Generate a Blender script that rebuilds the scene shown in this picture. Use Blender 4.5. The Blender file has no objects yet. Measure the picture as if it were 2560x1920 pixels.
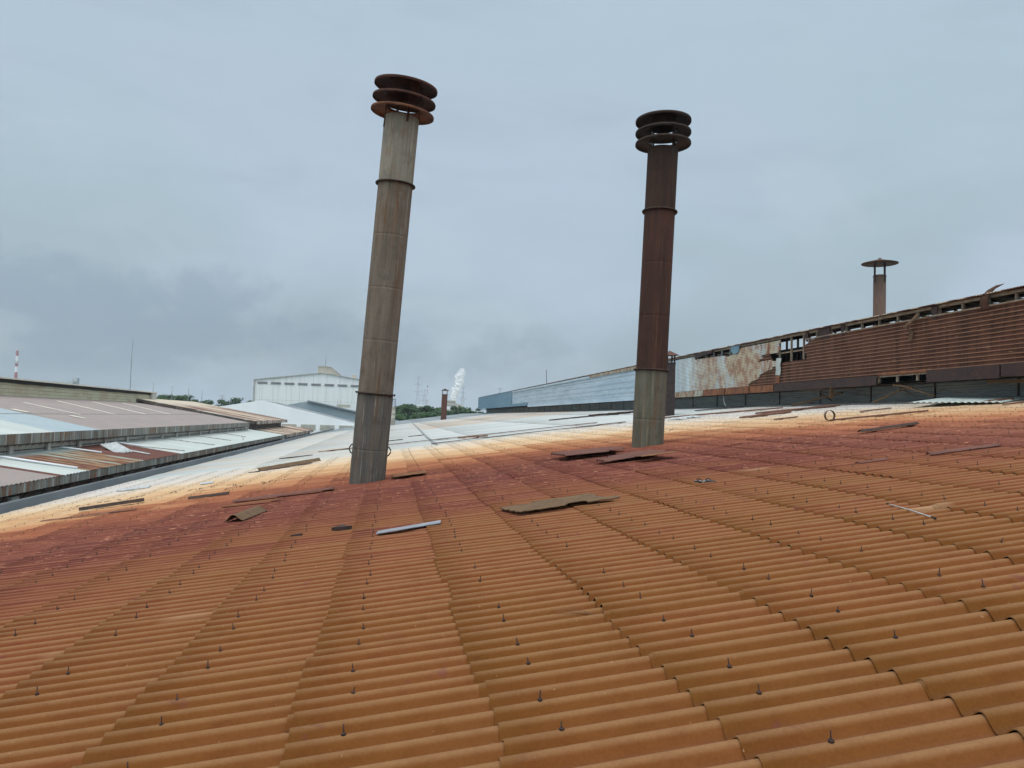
import bpy, math, random
import numpy as np
from mathutils import Vector, Matrix, Quaternion

# ------------------------------------------------------------------ camera
F_PX = 1923.0
def _n(a): return a / np.linalg.norm(a)
def _ray(x, y): return np.array([x - 1280.0, 960.0 - y, F_PX])
_d1 = _n(_ray(975, 1039))                       # the roof ridge runs along world Y
_h = _n(np.array([1, -math.tan(math.radians(1.75)), 0]))
_up = _n(np.cross(_h, _d1)); _up = _up if _up[1] > 0 else -_up
_rt = _n(np.cross(_up, _d1))
MW = np.array([_rt, _d1, _up])
SL = math.radians(8.25); TA = math.tan(SL)      # pitch of the big roof
ZC = 1.5 / math.cos(SL)
scene = bpy.context.scene
cam_d = bpy.data.cameras.new('camera'); cam = bpy.data.objects.new('camera', cam_d)
scene.collection.objects.link(cam)
cr, cu, cb = MW @ np.array([1, 0, 0]), MW @ np.array([0, 1, 0]), -(MW @ np.array([0, 0, 1]))
cam.matrix_world = Matrix(((cr[0], cu[0], cb[0], 0), (cr[1], cu[1], cb[1], 0), (cr[2], cu[2], cb[2], ZC), (0, 0, 0, 1)))
cam_d.sensor_width = 36; cam_d.lens = F_PX / 2560 * 36
cam_d.clip_start = 0.05; cam_d.clip_end = 9000
scene.camera = cam
scene.view_settings.view_transform = 'Standard'; scene.view_settings.look = 'None'
scene.view_settings.exposure = 0.0; scene.view_settings.gamma = 1.0
random.seed(7); rng = np.random.default_rng(7)

# ------------------------------------------------------------------ node helper
class NT:
    def __init__(s, tree): s.t = tree; s.n = tree.nodes; s.l = tree.links
    def add(s, typ, **kw):
        n = s.n.new(typ)
        for k, v in kw.items(): setattr(n, k, v)
        return n
    def put(s, sock, v):
        if hasattr(v, 'is_output') or isinstance(v, bpy.types.NodeSocket): s.l.new(v, sock)
        elif v is not None:
            if hasattr(sock.default_value, '__len__') and not hasattr(v, '__len__'): v = (v,) * len(sock.default_value)
            if hasattr(sock.default_value, '__len__') and len(sock.default_value) == 4 and len(v) == 3: v = (*v, 1)
            sock.default_value = v
    def m(s, op, a, b=0.0, c=None, clamp=False):
        n = s.add('ShaderNodeMath', operation=op, use_clamp=clamp)
        s.put(n.inputs[0], a); s.put(n.inputs[1], b)
        if c is not None: s.put(n.inputs[2], c)
        return n.outputs[0]
    def ss(s, v, a, b, lo=0.0, hi=1.0):
        n = s.add('ShaderNodeMapRange', interpolation_type='SMOOTHSTEP')
        for i, q in enumerate((v, a, b, lo, hi)): s.put(n.inputs[i], q)
        return n.outputs[0]
    def mix(s, f, a, b, bt='MIX'):
        n = s.add('ShaderNodeMix', data_type='RGBA', blend_type=bt)
        s.put(n.inputs[0], f); s.put(n.inputs[6], a); s.put(n.inputs[7], b)
        return n.outputs[2]
    def ramp(s, f, stops, interp='LINEAR'):
        n = s.add('ShaderNodeValToRGB'); r = n.color_ramp; r.interpolation = interp
        while len(r.elements) < len(stops): r.elements.new(0.5)
        for e, (p, c) in zip(r.elements, stops):
            e.position = p; e.color = (*c, 1) if len(c) == 3 else c
        s.put(n.inputs[0], f); return n.outputs[0]
    def noise(s, vec, sc, det=3, rough=0.55, dist=0.0, dim='3D'):
        n = s.add('ShaderNodeTexNoise', noise_dimensions=dim)
        s.put(n.inputs['Vector'], vec); n.inputs['Scale'].default_value = sc
        n.inputs['Detail'].default_value = det; n.inputs['Roughness'].default_value = rough
        n.inputs['Distortion'].default_value = dist
        return n.outputs[0]
    def xyz(s, v):
        n = s.add('ShaderNodeSeparateXYZ'); s.put(n.inputs[0], v); return n.outputs
    def cxyz(s, x, y, z):
        n = s.add('ShaderNodeCombineXYZ')
        for i, q in enumerate((x, y, z)): s.put(n.inputs[i], q)
        return n.outputs[0]
    def scale(s, v, k):
        n = s.add('ShaderNodeVectorMath', operation='MULTIPLY'); s.put(n.inputs[0], v); s.put(n.inputs[1], k); return n.outputs[0]
    def pos(s): return s.add('ShaderNodeNewGeometry').outputs['Position']
    def obj(s): return s.add('ShaderNodeTexCoord').outputs['Object']
    def attr(s, name): return s.add('ShaderNodeAttribute', attribute_name=name).outputs['Fac']

# ------------------------------------------------------------------ world: high overcast
SUN_EL, SUN_AZ = math.radians(70), math.radians(-120)   # azimuth from +Y towards +X
world = bpy.data.worlds.new('World'); scene.world = world; world.use_nodes = True
W_ = NT(world.node_tree); W_.n.clear()
sky = W_.add('ShaderNodeTexSky'); sky.sky_type = 'NISHITA'; sky.sun_disc = False
sky.sun_elevation = SUN_EL; sky.sun_rotation = SUN_AZ; sky.air_density = 1.2; sky.dust_density = 3.0
dirv = W_.add('ShaderNodeTexCoord').outputs['Generated']
dx, dy, dz = W_.xyz(dirv)
az = W_.m('ARCTAN2', dx, dy); el = W_.m('ARCSINE', dz)
sv = W_.cxyz(az, W_.m('MULTIPLY', el, 1.6), 0.3)
base = W_.ramp(W_.m('DIVIDE', el, 1.5708, clamp=True),
    [(0.0, (.30, .385, .435)), (.04, (.32, .41, .465)), (.10, (.385, .495, .56)), (.19, (.435, .56, .64)), (.34, (.465, .59, .69)), (.5, (.9, .98, 1.07)), (1.0, (1.75, 1.78, 1.82))])
soft = W_.noise(sv, 2.3, 4, 0.5, 0.4)
base = W_.mix(W_.m('MULTIPLY', W_.ss(soft, .38, .66), W_.ss(el, .55, .35)), base, (.47, .58, .695), 'MIX')
base = W_.mix(1.0, base, W_.ramp(W_.ss(dy, .35, -.3), [(0, (1, 1, 1)), (1, (2.35, 2.28, 2.2))]), 'MULTIPLY')
wisp = W_.noise(W_.scale(sv, (1.0, 2.6, 1)), 3.2, 5, 0.55, 0.6)
base = W_.mix(W_.m('MULTIPLY', W_.ss(wisp, .45, .72), .22), base, (.335, .425, .50))
lt = W_.noise(W_.cxyz(az, W_.m('MULTIPLY', el, 2.0), 5.7), 3.6, 5, .6, .5)
base = W_.mix(W_.m('MULTIPLY', W_.m('MULTIPLY', W_.ss(lt, .48, .70), W_.ss(el, .5, .3)), .5), base, (.50, .60, .68))
# darker cumulus bank low on the left
def bank(caz, cel, raz, rel, sc, seed):
    u = W_.m('DIVIDE', W_.m('SUBTRACT', az, caz), raz)
    v = W_.m('DIVIDE', W_.m('SUBTRACT', el, cel), rel)
    d = W_.m('ADD', W_.m('MULTIPLY', u, u), W_.m('MULTIPLY', v, v))
    nv = W_.cxyz(az, W_.m('MULTIPLY', el, 1.3), seed)
    nz = W_.noise(nv, sc, 6, .58, 0.2)
    q = W_.m('ADD', W_.m('SUBTRACT', 1.0, d), W_.m('MULTIPLY', W_.m('SUBTRACT', nz, .5), 4.2))
    return q
q1 = bank(-.36, .115, .34, .070, 10.5, 2.9)
c1 = W_.ss(q1, -.1, .8)
dk = W_.mix(W_.ss(el, .08, .20), (.245, .335, .43), (.30, .395, .49))
base = W_.mix(W_.m('MULTIPLY', c1, .62), base, dk)
q2 = bank(-.02, .085, .26, .05, 7.5, 4.1)
base = W_.mix(W_.m('MULTIPLY', W_.ss(q2, .1, 1.2), .6), base, (.262, .345, .415))
q3 = bank(-.45, .035, .5, .028, 8.0, 8.3)
base = W_.mix(W_.m('MULTIPLY', W_.ss(q3, .0, 1.2), .5), base, (.24, .33, .40))
q4 = bank(-.44, .088, .13, .016, 8.0, 2.3)
base = W_.mix(W_.m('MULTIPLY', W_.ss(q4, .2, 1.2), .45), base, (.43, .52, .585))
skyc = W_.mix(0.965, sky.outputs[0], W_.mix(1.0, base, (10, 10, 10), 'MULTIPLY'))
bg = W_.add('ShaderNodeBackground'); bg.inputs['Strength'].default_value = 0.1
W_.l.new(skyc, bg.inputs['Color'])
wo = W_.add('ShaderNodeOutputWorld'); W_.l.new(bg.outputs[0], wo.inputs['Surface'])

sd = bpy.data.lights.new('sun', 'SUN'); sun = bpy.data.objects.new('sun', sd); scene.collection.objects.link(sun)
sd.energy = 0.8; sd.angle = math.radians(16); sd.color = (1.0, .965, .91)
sdir = Vector((math.sin(SUN_AZ) * math.cos(SUN_EL), math.cos(SUN_AZ) * math.cos(SUN_EL), math.sin(SUN_EL)))
sun.rotation_euler = sdir.to_track_quat('Z', 'Y').to_euler()

# ------------------------------------------------------------------ materials
def mk(name, fn, rough=0.8, metal=0.0, spec=0.3, bump=None):
    m = bpy.data.materials.new(name); m.use_nodes = True
    N = NT(m.node_tree); b = N.n['Principled BSDF']
    b.inputs['Roughness'].default_value = rough; b.inputs['Metallic'].default_value = metal
    b.inputs['Specular IOR Level'].default_value = spec
    r = fn(N)
    col, hgt = (r if isinstance(r, tuple) and len(r) == 2 and not isinstance(r[0], float) else (r, None))
    N.put(b.inputs['Base Color'], col)
    if hgt is not None:
        bp = N.add('ShaderNodeBump'); bp.inputs['Strength'].default_value = .5; bp.inputs['Distance'].default_value = bump or .004
        N.l.new(hgt, bp.inputs['Height']); N.l.new(bp.outputs[0], b.inputs['Normal'])
    return m
def dull(name, c1, c2, sc=3.0, rough=.8, metal=0., stretch=(1, 1, 1), det=4, lo=.35, hi=.65, c3=None, coords='pos'):
    def fn(N):
        v = N.scale(N.pos() if coords == 'pos' else N.obj(), stretch)
        c = N.mix(N.ss(N.noise(v, sc, det, .6), lo, hi), c1, c2)
        if c3: c = N.mix(N.ss(N.noise(v, sc * 2.7, 5, .6), .55, .72), c, c3)
        return c
    return mk(name, fn, rough, metal)

def roof_color(N):
    p = N.pos(); x, y, z = N.xyz(p)
    su, rnd, h = N.attr('su'), N.attr('rnd'), N.attr('h')
    xm = N.m('SUBTRACT', x, 3.0); x2 = N.m('MULTIPLY', xm, xm)
    a = N.m('ADD', N.m('MULTIPLY', N.m('GREATER_THAN', xm, 0.0), .025), .047)
    s = N.m('ADD', y, N.m('MULTIPLY', x2, a))
    n1 = N.noise(N.scale(p, (.35, 1.0, 1)), .9, 4, .6)
    s = N.m('ADD', s, N.m('MULTIPLY', N.m('SUBTRACT', n1, .5), 5.0))
    s = N.m('ADD', s, N.m('MULTIPLY', N.m('SUBTRACT', rnd, .5), 2.4))
    s = N.m('ADD', s, N.m('MULTIPLY', N.m('SUBTRACT', N.noise(N.scale(p, (.5, 5.5, 1)), 1.3, 4, .7), .5), 5.0))
    t = N.m('DIVIDE', s, 45.0)
    K = lambda v: v / 45.0
    far = N.ramp(t, [(K(0), (.138, .054, .009)), (K(4.0), (.144, .053, .011)), (K(7.5), (.154, .049, .014)), (K(10.5), (.155, .042, .018)), (K(13), (.122, .034, .022)),
        (K(16), (.115, .036, .028)), (K(19), (.170, .055, .034)), (K(21.5), (.255, .092, .046)), (K(23.5), (.37, .175, .085)), (K(26), (.48, .31, .165)),
        (K(29.5), (.54, .41, .265)), (K(33), (.51, .455, .37)), (K(36), (.47, .455, .42))])
    # the right end stays pinkish brown, with less purple
    rt = N.m('MULTIPLY', N.ss(x, 7.0, 13.0), N.ss(t, K(34), K(22)))
    far = N.mix(N.m('MULTIPLY', rt, .25), far, (.36, .155, .080))
    # close sheets: ochre at the low end, duller and pinker towards the lap above
    nf = N.noise(N.scale(p, (.6, 3.5, 1)), 2.2, 5, .65)
    near = N.m('MULTIPLY', N.ss(t, K(15), K(9)), 1.0)
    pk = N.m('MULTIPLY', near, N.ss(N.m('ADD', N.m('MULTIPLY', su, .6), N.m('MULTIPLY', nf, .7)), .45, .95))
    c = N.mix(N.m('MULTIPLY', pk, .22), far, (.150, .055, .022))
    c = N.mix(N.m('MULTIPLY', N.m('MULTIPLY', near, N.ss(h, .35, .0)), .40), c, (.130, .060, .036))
    c = N.mix(N.m('MULTIPLY', N.m('MULTIPLY', near, N.ss(h, .62, 1.0)), .78), c, (.225, .122, .056))  # dusty crests, made paler still: overhead light painted into the colour
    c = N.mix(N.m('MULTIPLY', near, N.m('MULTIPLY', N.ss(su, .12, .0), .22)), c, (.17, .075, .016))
    band = N.m('MULTIPLY', N.ss(t, K(9.5), K(14)), N.ss(t, K(24), K(19)))
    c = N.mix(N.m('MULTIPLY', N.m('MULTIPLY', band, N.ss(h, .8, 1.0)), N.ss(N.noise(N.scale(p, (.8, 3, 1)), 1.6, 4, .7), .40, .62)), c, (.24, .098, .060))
    # grain, blotches
    g = N.noise(p, 60, 4, .7); c = N.mix(N.ss(g, .3, .75, 0, .38), c, N.mix(1.0, c, (.62, .55, .50), 'MULTIPLY'))
    b2 = N.noise(N.scale(p, (1, 1.6, 1)), 5.5, 5, .65); c = N.mix(N.ss(b2, .42, .75, 0, .45), c, N.mix(1.0, c, (.72, .62, .58), 'MULTIPLY'))
    c = N.mix(N.ss(rnd, .0, 1.0, 0, .18), c, N.mix(1.0, c, (1.25, 1.2, 1.3), 'MULTIPLY'))
    # pale flakes that collect across the darkest band
    sp = N.noise(N.scale(p, (6, 22, 1)), 1.0, 3, .75)
    spm = N.m('MULTIPLY', N.m('MULTIPLY', N.ss(sp, .60, .68), N.m('MULTIPLY', N.ss(t, K(11), K(15)), N.ss(t, K(26), K(21)))), .55)
    c = N.mix(spm, c, (.46, .22, .13))
    ds = N.noise(N.scale(p, (1.2, 7, 1)), 2.0, 4, .7)
    c = N.mix(N.m('MULTIPLY', N.m('MULTIPLY', N.ss(ds, .56, .74), N.ss(t, K(11), K(16))), .35), c, (.09, .04, .035))
    tiny = N.noise(p, 34, 2, .5); c = N.mix(N.m('MULTIPLY', N.ss(tiny, .74, .80), .5), c, (.42, .27, .15))
    # purple splashes and lichen-pale patches
    pv = N.noise(N.scale(p, (1.1, 1.5, 1)), 1.15, 2, .4); pw = N.noise(p, 9, 4, .6)
    c = N.mix(N.m('MULTIPLY', N.m('MULTIPLY', N.ss(pv, .66, .70), N.ss(pw, .54, .62)), .35), c, (.12, .035, .04))
    pl = N.noise(N.scale(p, (.8, 2.4, 1)), .8, 2, .4)
    c = N.mix(N.m('MULTIPLY', N.m('MULTIPLY', N.ss(pl, .70, .76), near), .45), c, (.42, .27, .16))
    hb = N.m('ADD', N.m('MULTIPLY', g, .5), b2)
    return c, hb
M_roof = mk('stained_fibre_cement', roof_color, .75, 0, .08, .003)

def white_roof(N):
    p = N.pos(); x, y, z = N.xyz(p); rnd = N.attr('rnd')
    st = N.noise(N.scale(p, (.10, 1.6, 1)), 1.0, 5, .6)
    c = N.mix(N.ss(rnd, 0, 1), (.36, .40, .40), (.50, .51, .495))
    c = N.mix(N.ss(st, .40, .62), c, (.40, .43, .42))
    ln = N.ss(N.noise(N.scale(p, (.05, 5.5, 1)), 1.0, 3, .6), .56, .66, 0, .5)
    c = N.mix(ln, c, (.27, .27, .25))
    c = N.mix(N.ss(N.noise(N.scale(p, (.14, 2.5, 1)), 1.3, 4, .6), .54, .70, 0, .7), c, (.36, .28, .20))
    tan = N.m('MULTIPLY', N.ss(y, 58, 72), N.m('MULTIPLY', N.ss(y, 118, 100), N.ss(x, 1.5, 3.5)))
    c = N.mix(N.m('MULTIPLY', tan, N.ss(N.noise(N.scale(p, (.07, .35, 1)), 1.0, 4, .65), .38, .62)), c, (.38, .27, .18))
    lft = N.m('MULTIPLY', N.ss(x, 3.0, -1), N.ss(N.noise(N.scale(p, (.12, .5, 1)), 1.0, 4, .65), .42, .62))
    c = N.mix(N.m('MULTIPLY', lft, .65), c, (.44, .36, .27))
    c = N.mix(N.ss(N.noise(N.scale(p, (.3, 2.0, 1)), 1.2, 3, .6), .70, .76, 0, .7), c, (.16, .13, .11))
    grn = N.m('MULTIPLY', N.ss(y, 36.0, 33.5), .35)
    return N.mix(grn, c, (.40, .52, .46))
M_white = mk('weathered_white_roofing', white_roof, .6, 0, .3)
M_grey = dull('grey_roofing', (.17, .20, .21), (.22, .25, .26), .6, stretch=(.2, 1, 1))

def stack_mat(name, top, mid, streak, dark, rustc, rust_amt):
    def fn(N):
        o = N.obj(); v = N.scale(o, (5, 5, .35))
        n = N.noise(v, 1.0, 5, .62, .3); n2 = N.noise(N.scale(o, (22, 22, .8)), 1.0, 4, .65)
        c = N.mix(N.ss(n, .35, .65), top, mid)
        c = N.mix(N.m('MULTIPLY', N.ss(N.noise(N.scale(o, (9, 9, .5)), 1.0, 4, .6, .2), .52, .72), rust_amt), c, rustc)
        c = N.mix(N.ss(n2, .55, .74, 0, .7), c, streak)
        c = N.mix(N.ss(n2, .45, .28, 0, .6), c, dark)
        bl = N.noise(N.scale(o, (1.6, 1.6, 1.0)), 1.6, 6, .72)
        c = N.mix(N.ss(bl, .50, .66, 0, .55), c, mid); c = N.mix(N.ss(bl, .46, .34, 0, .45), c, rustc)
        c = N.mix(N.ss(N.noise(o, 2.2, 5, .7), .5, .75, 0, .5), c, dark)
        g = N.noise(o, 30, 4, .7)
        c = N.mix(N.ss(g, .4, .7, 0, .3), c, N.mix(1.0, c, (.6, .6, .6), 'MULTIPLY'))
        return c, g
    return mk(name, fn, .8, .0, .12, .003)
M_st_top = stack_mat('grey_brown_steel', (.20, .175, .135), (.25, .22, .175), (.42, .38, .30), (.085, .072, .058), (.17, .085, .040), .6)
M_st_mid = stack_mat('brown_grey_steel', (.125, .100, .074), (.17, .140, .108), (.29, .26, .21), (.058, .046, .036), (.14, .064, .030), .85)
M_st_bot = stack_mat('streaked_grey_steel', (.088, .082, .074), (.135, .120, .100), (.40, .37, .30), (.040, .038, .038), (.12, .066, .036), .7)
M_r_top = stack_mat('dark_sooty_steel', (.036, .022, .018), (.048, .028, .021), (.10, .062, .032), (.018, .012, .011), (.07, .030, .018), .6)
M_r_mid = stack_mat('red_brown_rust', (.068, .031, .022), (.050, .027, .021), (.14, .075, .050), (.028, .015, .013), (.095, .034, .022), .7)
M_r_bot = stack_mat('greenish_grey_steel', (.105, .098, .070), (.135, .128, .098), (.24, .22, .15), (.048, .044, .034), (.13, .055, .022), .7)
M_rim = dull('dark_rim_steel', (.030, .022, .018), (.060, .036, .024), 6)
M_hood1 = dull('rusted_hood', (.052, .019, .013), (.085, .030, .017), 5, c3=(.030, .014, .011))
M_hood1b = dull('bright_rusted_hood', (.16, .062, .027), (.10, .038, .018), 4, c3=(.20, .09, .045))
M_hood2 = dull('sooty_hood', (.024, .016, .013), (.042, .026, .018), 5, c3=(.075, .042, .022))
M_vent = dull('flaking_rust_brown', (.065, .028, .022), (.10, .042, .030), 8, c3=(.22, .12, .09))
M_ventd = dull('dark_vent_steel', (.030, .022, .024), (.045, .032, .03), 5, c3=(.10, .045, .03))
M_mush = dull('dusty_brown_steel', (.085, .052, .038), (.11, .068, .050), 4, stretch=(3, 3, .6))
M_dark = dull('dark_steel', (.02, .018, .018), (.035, .028, .026), 5)
M_black = dull('dark_inside', (.012, .011, .011), (.02, .018, .017), 3)

def rust_panel(N):
    p = N.pos(); x, y, z = N.xyz(p)
    c = N.mix(N.ss(N.noise(p, 1.1, 5, .65), .35, .65), (.078, .036, .024), (.120, .056, .037))
    c = N.mix(N.ss(N.noise(N.scale(p, (1, 2.2, .25)), 1.5, 5, .65), .48, .68, 0, .8), c, (.048, .026, .018))
    c = N.mix(N.ss(N.noise(N.scale(p, (1, 3, .2)), 2.4, 4, .6), .60, .75, 0, .55), c, (.20, .125, .065))
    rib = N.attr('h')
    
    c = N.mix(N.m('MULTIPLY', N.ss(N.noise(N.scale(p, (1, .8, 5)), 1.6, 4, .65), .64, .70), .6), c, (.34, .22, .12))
    c = N.mix(N.m('MULTIPLY', N.ss(rib, .6, 1), .75), c, (.29, .155, .095))  # highlights along the ribs painted into the colour
    g = N.noise(p, 25, 4, .7)
    return N.mix(N.ss(g, .35, .7, 0, .3), c, N.mix(1.0, c, (.55, .5, .5), 'MULTIPLY')), g
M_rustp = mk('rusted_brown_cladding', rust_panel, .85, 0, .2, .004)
def blue_panel(N):
    p = N.pos(); x, y, z = N.xyz(p)
    c = N.mix(N.ss(N.noise(N.scale(p, (1, 1.4, .5)), .8, 4, .6), .35, .65), (.36, .46, .51), (.50, .58, .60))
    rr = N.m('MULTIPLY', N.ss(y, 44, 37), N.ss(N.noise(N.scale(p, (1, .8, .5)), 1.0, 6, .68, .4), .30, .50))
    c = N.mix(N.m('MULTIPLY', rr, .9), c, N.mix(N.ss(N.noise(p, 3, 4), .4, .6), (.27, .115, .040), (.42, .34, .22)))
    rr2 = N.m('MULTIPLY', N.ss(y, 44, 36), N.ss(N.noise(N.scale(p, (1, 1.2, .22)), 2.4, 5, .62), .60, .66))
    c = N.mix(rr2, c, (.19, .062, .026))
    c = N.mix(N.ss(N.noise(N.scale(p, (1, .3, 2)), 1.2, 4, .6), .6, .8, 0, .4), c, (.20, .27, .32))
    return c
M_bluep = mk('pale_blue_rust_streaked_cladding', blue_panel, .5, 0, .4)
M_bluefar = dull('pale_blue_cladding', (.33, .43, .50), (.42, .51, .57), .7, stretch=(1, .6, 3), rough=.5)
M_teal = dull('teal_blue_cladding', (.105, .19, .25), (.14, .235, .29), 1.5, stretch=(1, .6, 3))
M_fcream = dull('rusty_cream_flashing', (.34, .36, .30), (.22, .10, .045), 2.4, stretch=(1, 1.4, .6), c3=(.10, .04, .022))
M_frust = dull('rusty_orange_flashing', (.22, .085, .036), (.12, .045, .025), 2.4, stretch=(1, 1.4, .6), c3=(.34, .20, .09))
M_fdark = dull('dark_plate', (.034, .024, .024), (.05, .030, .026), 3, c3=(.09, .036, .02))
M_frame = dull('pale_angle_iron', (.26, .22, .17), (.18, .12, .075), 3, c3=(.30, .29, .26))
M_framed = dull('dark_angle_iron', (.07, .045, .032), (.045, .03, .025), 3)
M_bwall = dull('dim_blue_grey_cladding', (.25, .28, .28), (.31, .33, .32), 1, stretch=(1, .4, 6), c3=(.16, .11, .08))
M_bolt = dull('bolt_rust', (.022, .014, .012), (.05, .024, .018), 40)
M_batten = dull('brown_batten', (.12, .055, .036), (.18, .085, .055), 3, c3=(.07, .04, .03))
M_scrap = dull('dull_brown_scrap', (.125, .074, .034), (.085, .050, .027), 4, stretch=(1, 5, 1), c3=(.17, .105, .05))
M_scrapd = dull('dark_scrap', (.026, .016, .013), (.045, .025, .018), 6, c3=(.08, .04, .026))
M_scrapo = dull('orange_scrap', (.19, .085, .030), (.13, .055, .026), 4, stretch=(1, 5, 1))
M_scrapp = dull('pink_brown_scrap', (.13, .056, .040), (.10, .042, .033), 3, stretch=(1, 5, 1), c3=(.085, .035, .03))
M_silver = dull('old_zinc', (.23, .24, .26), (.30, .31, .34), 8, rough=.45, metal=.3)
M_palesc = dull('pale_scrap', (.42, .45, .45), (.32, .34, .34), 6)
M_mauve = dull('mauve_roofing', (.255, .215, .198), (.225, .195, .182), .8, stretch=(1, .6, 1), c3=(.25, .22, .21))
M_pale = dull('pale_green_white_roofing', (.36, .40, .38), (.42, .455, .43), .4, stretch=(.2, 1, 1))
M_bluew = dull('blue_white_roofing', (.30, .35, .365), (.25, .32, .35), 1.2, stretch=(.15, 2.2, 1), c3=(.24, .29, .30))
def mixrust(N):
    p = N.pos(); x, y, z = N.xyz(p)
    n = N.noise(N.scale(p, (.35, 2.0, 1)), .9, 5, .65)
    c = N.ramp(n, [(.34, (.26, .34, .34)), (.44, (.19, .21, .16)), (.50, (.22, .12, .055)), (.57, (.11, .04, .025)), (.7, (.075, .028, .02))])
    edge = N.m('MULTIPLY', N.ss(x, -14.0, -14.9), .8)
    return N.mix(edge, c, (.30, .38, .38))
M_mixr = mk('patchy_rusted_roofing', mixrust, .85)
M_darkr = dull('dark_red_rusted_roofing', (.085, .030, .022), (.115, .042, .028), 1.6, stretch=(.2, 2, 1), c3=(.14, .06, .04))
def striped(N):
    p = N.pos(); x, y, z = N.xyz(p)
    n = N.noise(N.scale(p, (.06, 1.0, .0)), 1.15, 3, .6)
    c = N.ramp(n, [(.36, (.095, .036, .027)), (.47, (.12, .05, .035)), (.52, (.40, .33, .25)), (.60, (.46, .40, .31)), (.68, (.10, .04, .03))])
    top = N.ss(x, -21, -25)
    return N.mix(N.m('MULTIPLY', top, .7), c, (.48, .43, .34))
M_strip = mk('brown_cream_striped_roofing', striped, .85)
def fascia_mat(N):
    p = N.pos(); x, y, z = N.xyz(p)
    wn = N.add('ShaderNodeTexWhiteNoise', noise_dimensions='1D')
    N.put(wn.inputs['W'], N.m('FLOOR', N.m('MULTIPLY', N.m('ADD', y, N.m('MULTIPLY', N.noise(p, .5, 1), .4)), 4.6)))
    c = N.ramp(wn.outputs[0], [(.0, (.13, .145, .14)), (.3, (.20, .21, .185)), (.5, (.105, .095, .075)), (.68, (.20, .21, .195)), (.84, (.125, .085, .055)), (1.0, (.11, .11, .10))])
    rs = N.ss(N.noise(N.scale(p, (1, .28, 1)), .55, 2), .5, .62)
    c = N.mix(N.m('MULTIPLY', rs, N.ss(N.noise(N.scale(p, (1, 5, 1)), 1, 3), .5, .6, 0, .8)), c, (.17, .07, .035))
    sm = N.m('LESS_THAN', N.m('FRACT', N.m('MULTIPLY', y, .93)), .07)
    return N.mix(N.m('MULTIPLY', sm, .7), c, (.36, .38, .36))
M_fascia = mk('striped_grey_brown_fascia', fascia_mat, .8)
M_conc = dull('stained_concrete', (.44, .44, .41), (.34, .335, .31), 1.2, stretch=(1, 2, .6), c3=(.07, .06, .055))
M_stone = dull('blackened_masonry', (.055, .045, .038), (.10, .085, .072), 1.6, c3=(.20, .18, .15))
M_rubble = dull('reddish_rubble_wall', (.10, .045, .035), (.15, .12, .10), 1.4, stretch=(1, .7, 2.5), c3=(.03, .028, .026))
M_gutter = dull('grey_gutter_steel', (.17, .19, .20), (.21, .23, .24), .8, stretch=(1, .3, 1))
def lant(N):
    p = N.pos(); x, y, z = N.xyz(p)
    c = N.mix(N.ss(N.noise(N.scale(p, (1, .25, 1)), 1.4, 4), .38, .62), (.42, .42, .30), (.36, .31, .215))
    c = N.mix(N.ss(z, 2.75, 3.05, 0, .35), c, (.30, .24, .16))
    l = N.m('LESS_THAN', N.m('FRACT', N.m('MULTIPLY', z, 3.9)), .17)
    vl = N.m('LESS_THAN', N.m('FRACT', N.m('MULTIPLY', y, 1.05)), .06)
    c = N.mix(N.m('MULTIPLY', vl, .3), c, (.2, .19, .14))
    return N.mix(N.m('MULTIPLY', l, .6), c, (.16, .15, .10))
M_lant = mk('cream_louvre_boards', lant, .8)
M_cream = dull('cream_trim', (.58, .55, .46), (.50, .47, .40), 1.5)
M_wbuild = dull('white_gable_paint', (.74, .76, .77), (.78, .80, .81), .3)
def bigw(N):
    p = N.pos(); x, y, z = N.xyz(p)
    c = N.mix(N.ss(N.noise(N.scale(p, (1.4, 1, .06)), 1.0, 4, .65), .42, .68), (.68, .70, .69), (.61, .62, .59))  # vertical streaks: shading of the corrugation painted on the flat wall
    l = N.m('LESS_THAN', N.m('ABSOLUTE', N.m('SUBTRACT', z, 5.0)), .07)
    v = N.m('LESS_THAN', N.m('FRACT', N.m('DIVIDE', x, 3.74)), .04)
    return N.mix(N.m('MULTIPLY', N.m('MAXIMUM', l, v), .35), c, (.32, .33, .31))
M_bigw = mk('shade_streaked_white_cladding', bigw, .75)
M_glass = dull('dim_louvre_glass', (.14, .15, .16), (.19, .20, .21), 2.0)
M_beige = dull('beige_plaster', (.44, .40, .33), (.38, .345, .285), .6)
M_tank = dull('beige_render', (.40, .375, .31), (.33, .31, .26), 1.2, c3=(.24, .22, .18))
M_leaf = dull('leaves', (.014, .045, .013), (.032, .080, .020), .35, lo=.3, hi=.7, c3=(.06, .12, .028))
M_leafd = dull('dark_leaves', (.018, .048, .018), (.035, .08, .026), .35, c3=(.055, .11, .035))
M_trunk = dull('bark', (.09, .07, .05), (.06, .045, .035), 2)
M_red = dull('faded_red_paint', (.36, .10, .12), (.32, .10, .11), 1)
M_whitep = dull('white_paint', (.70, .72, .74), (.62, .64, .66), 2)
M_pylon = dull('galvanised_lattice', (.20, .22, .24), (.24, .26, .28), 1)
M_ground = dull('ground_earth', (.12, .14, .08), (.18, .17, .13), .02, c3=(.07, .10, .05))
M_tar = dull('dark_sheet_roof', (.05, .05, .055), (.07, .07, .07), 1)
M_rub = dull('sandal_rubber', (.035, .03, .03), (.28, .24, .20), 9, lo=.5, hi=.6)

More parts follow.
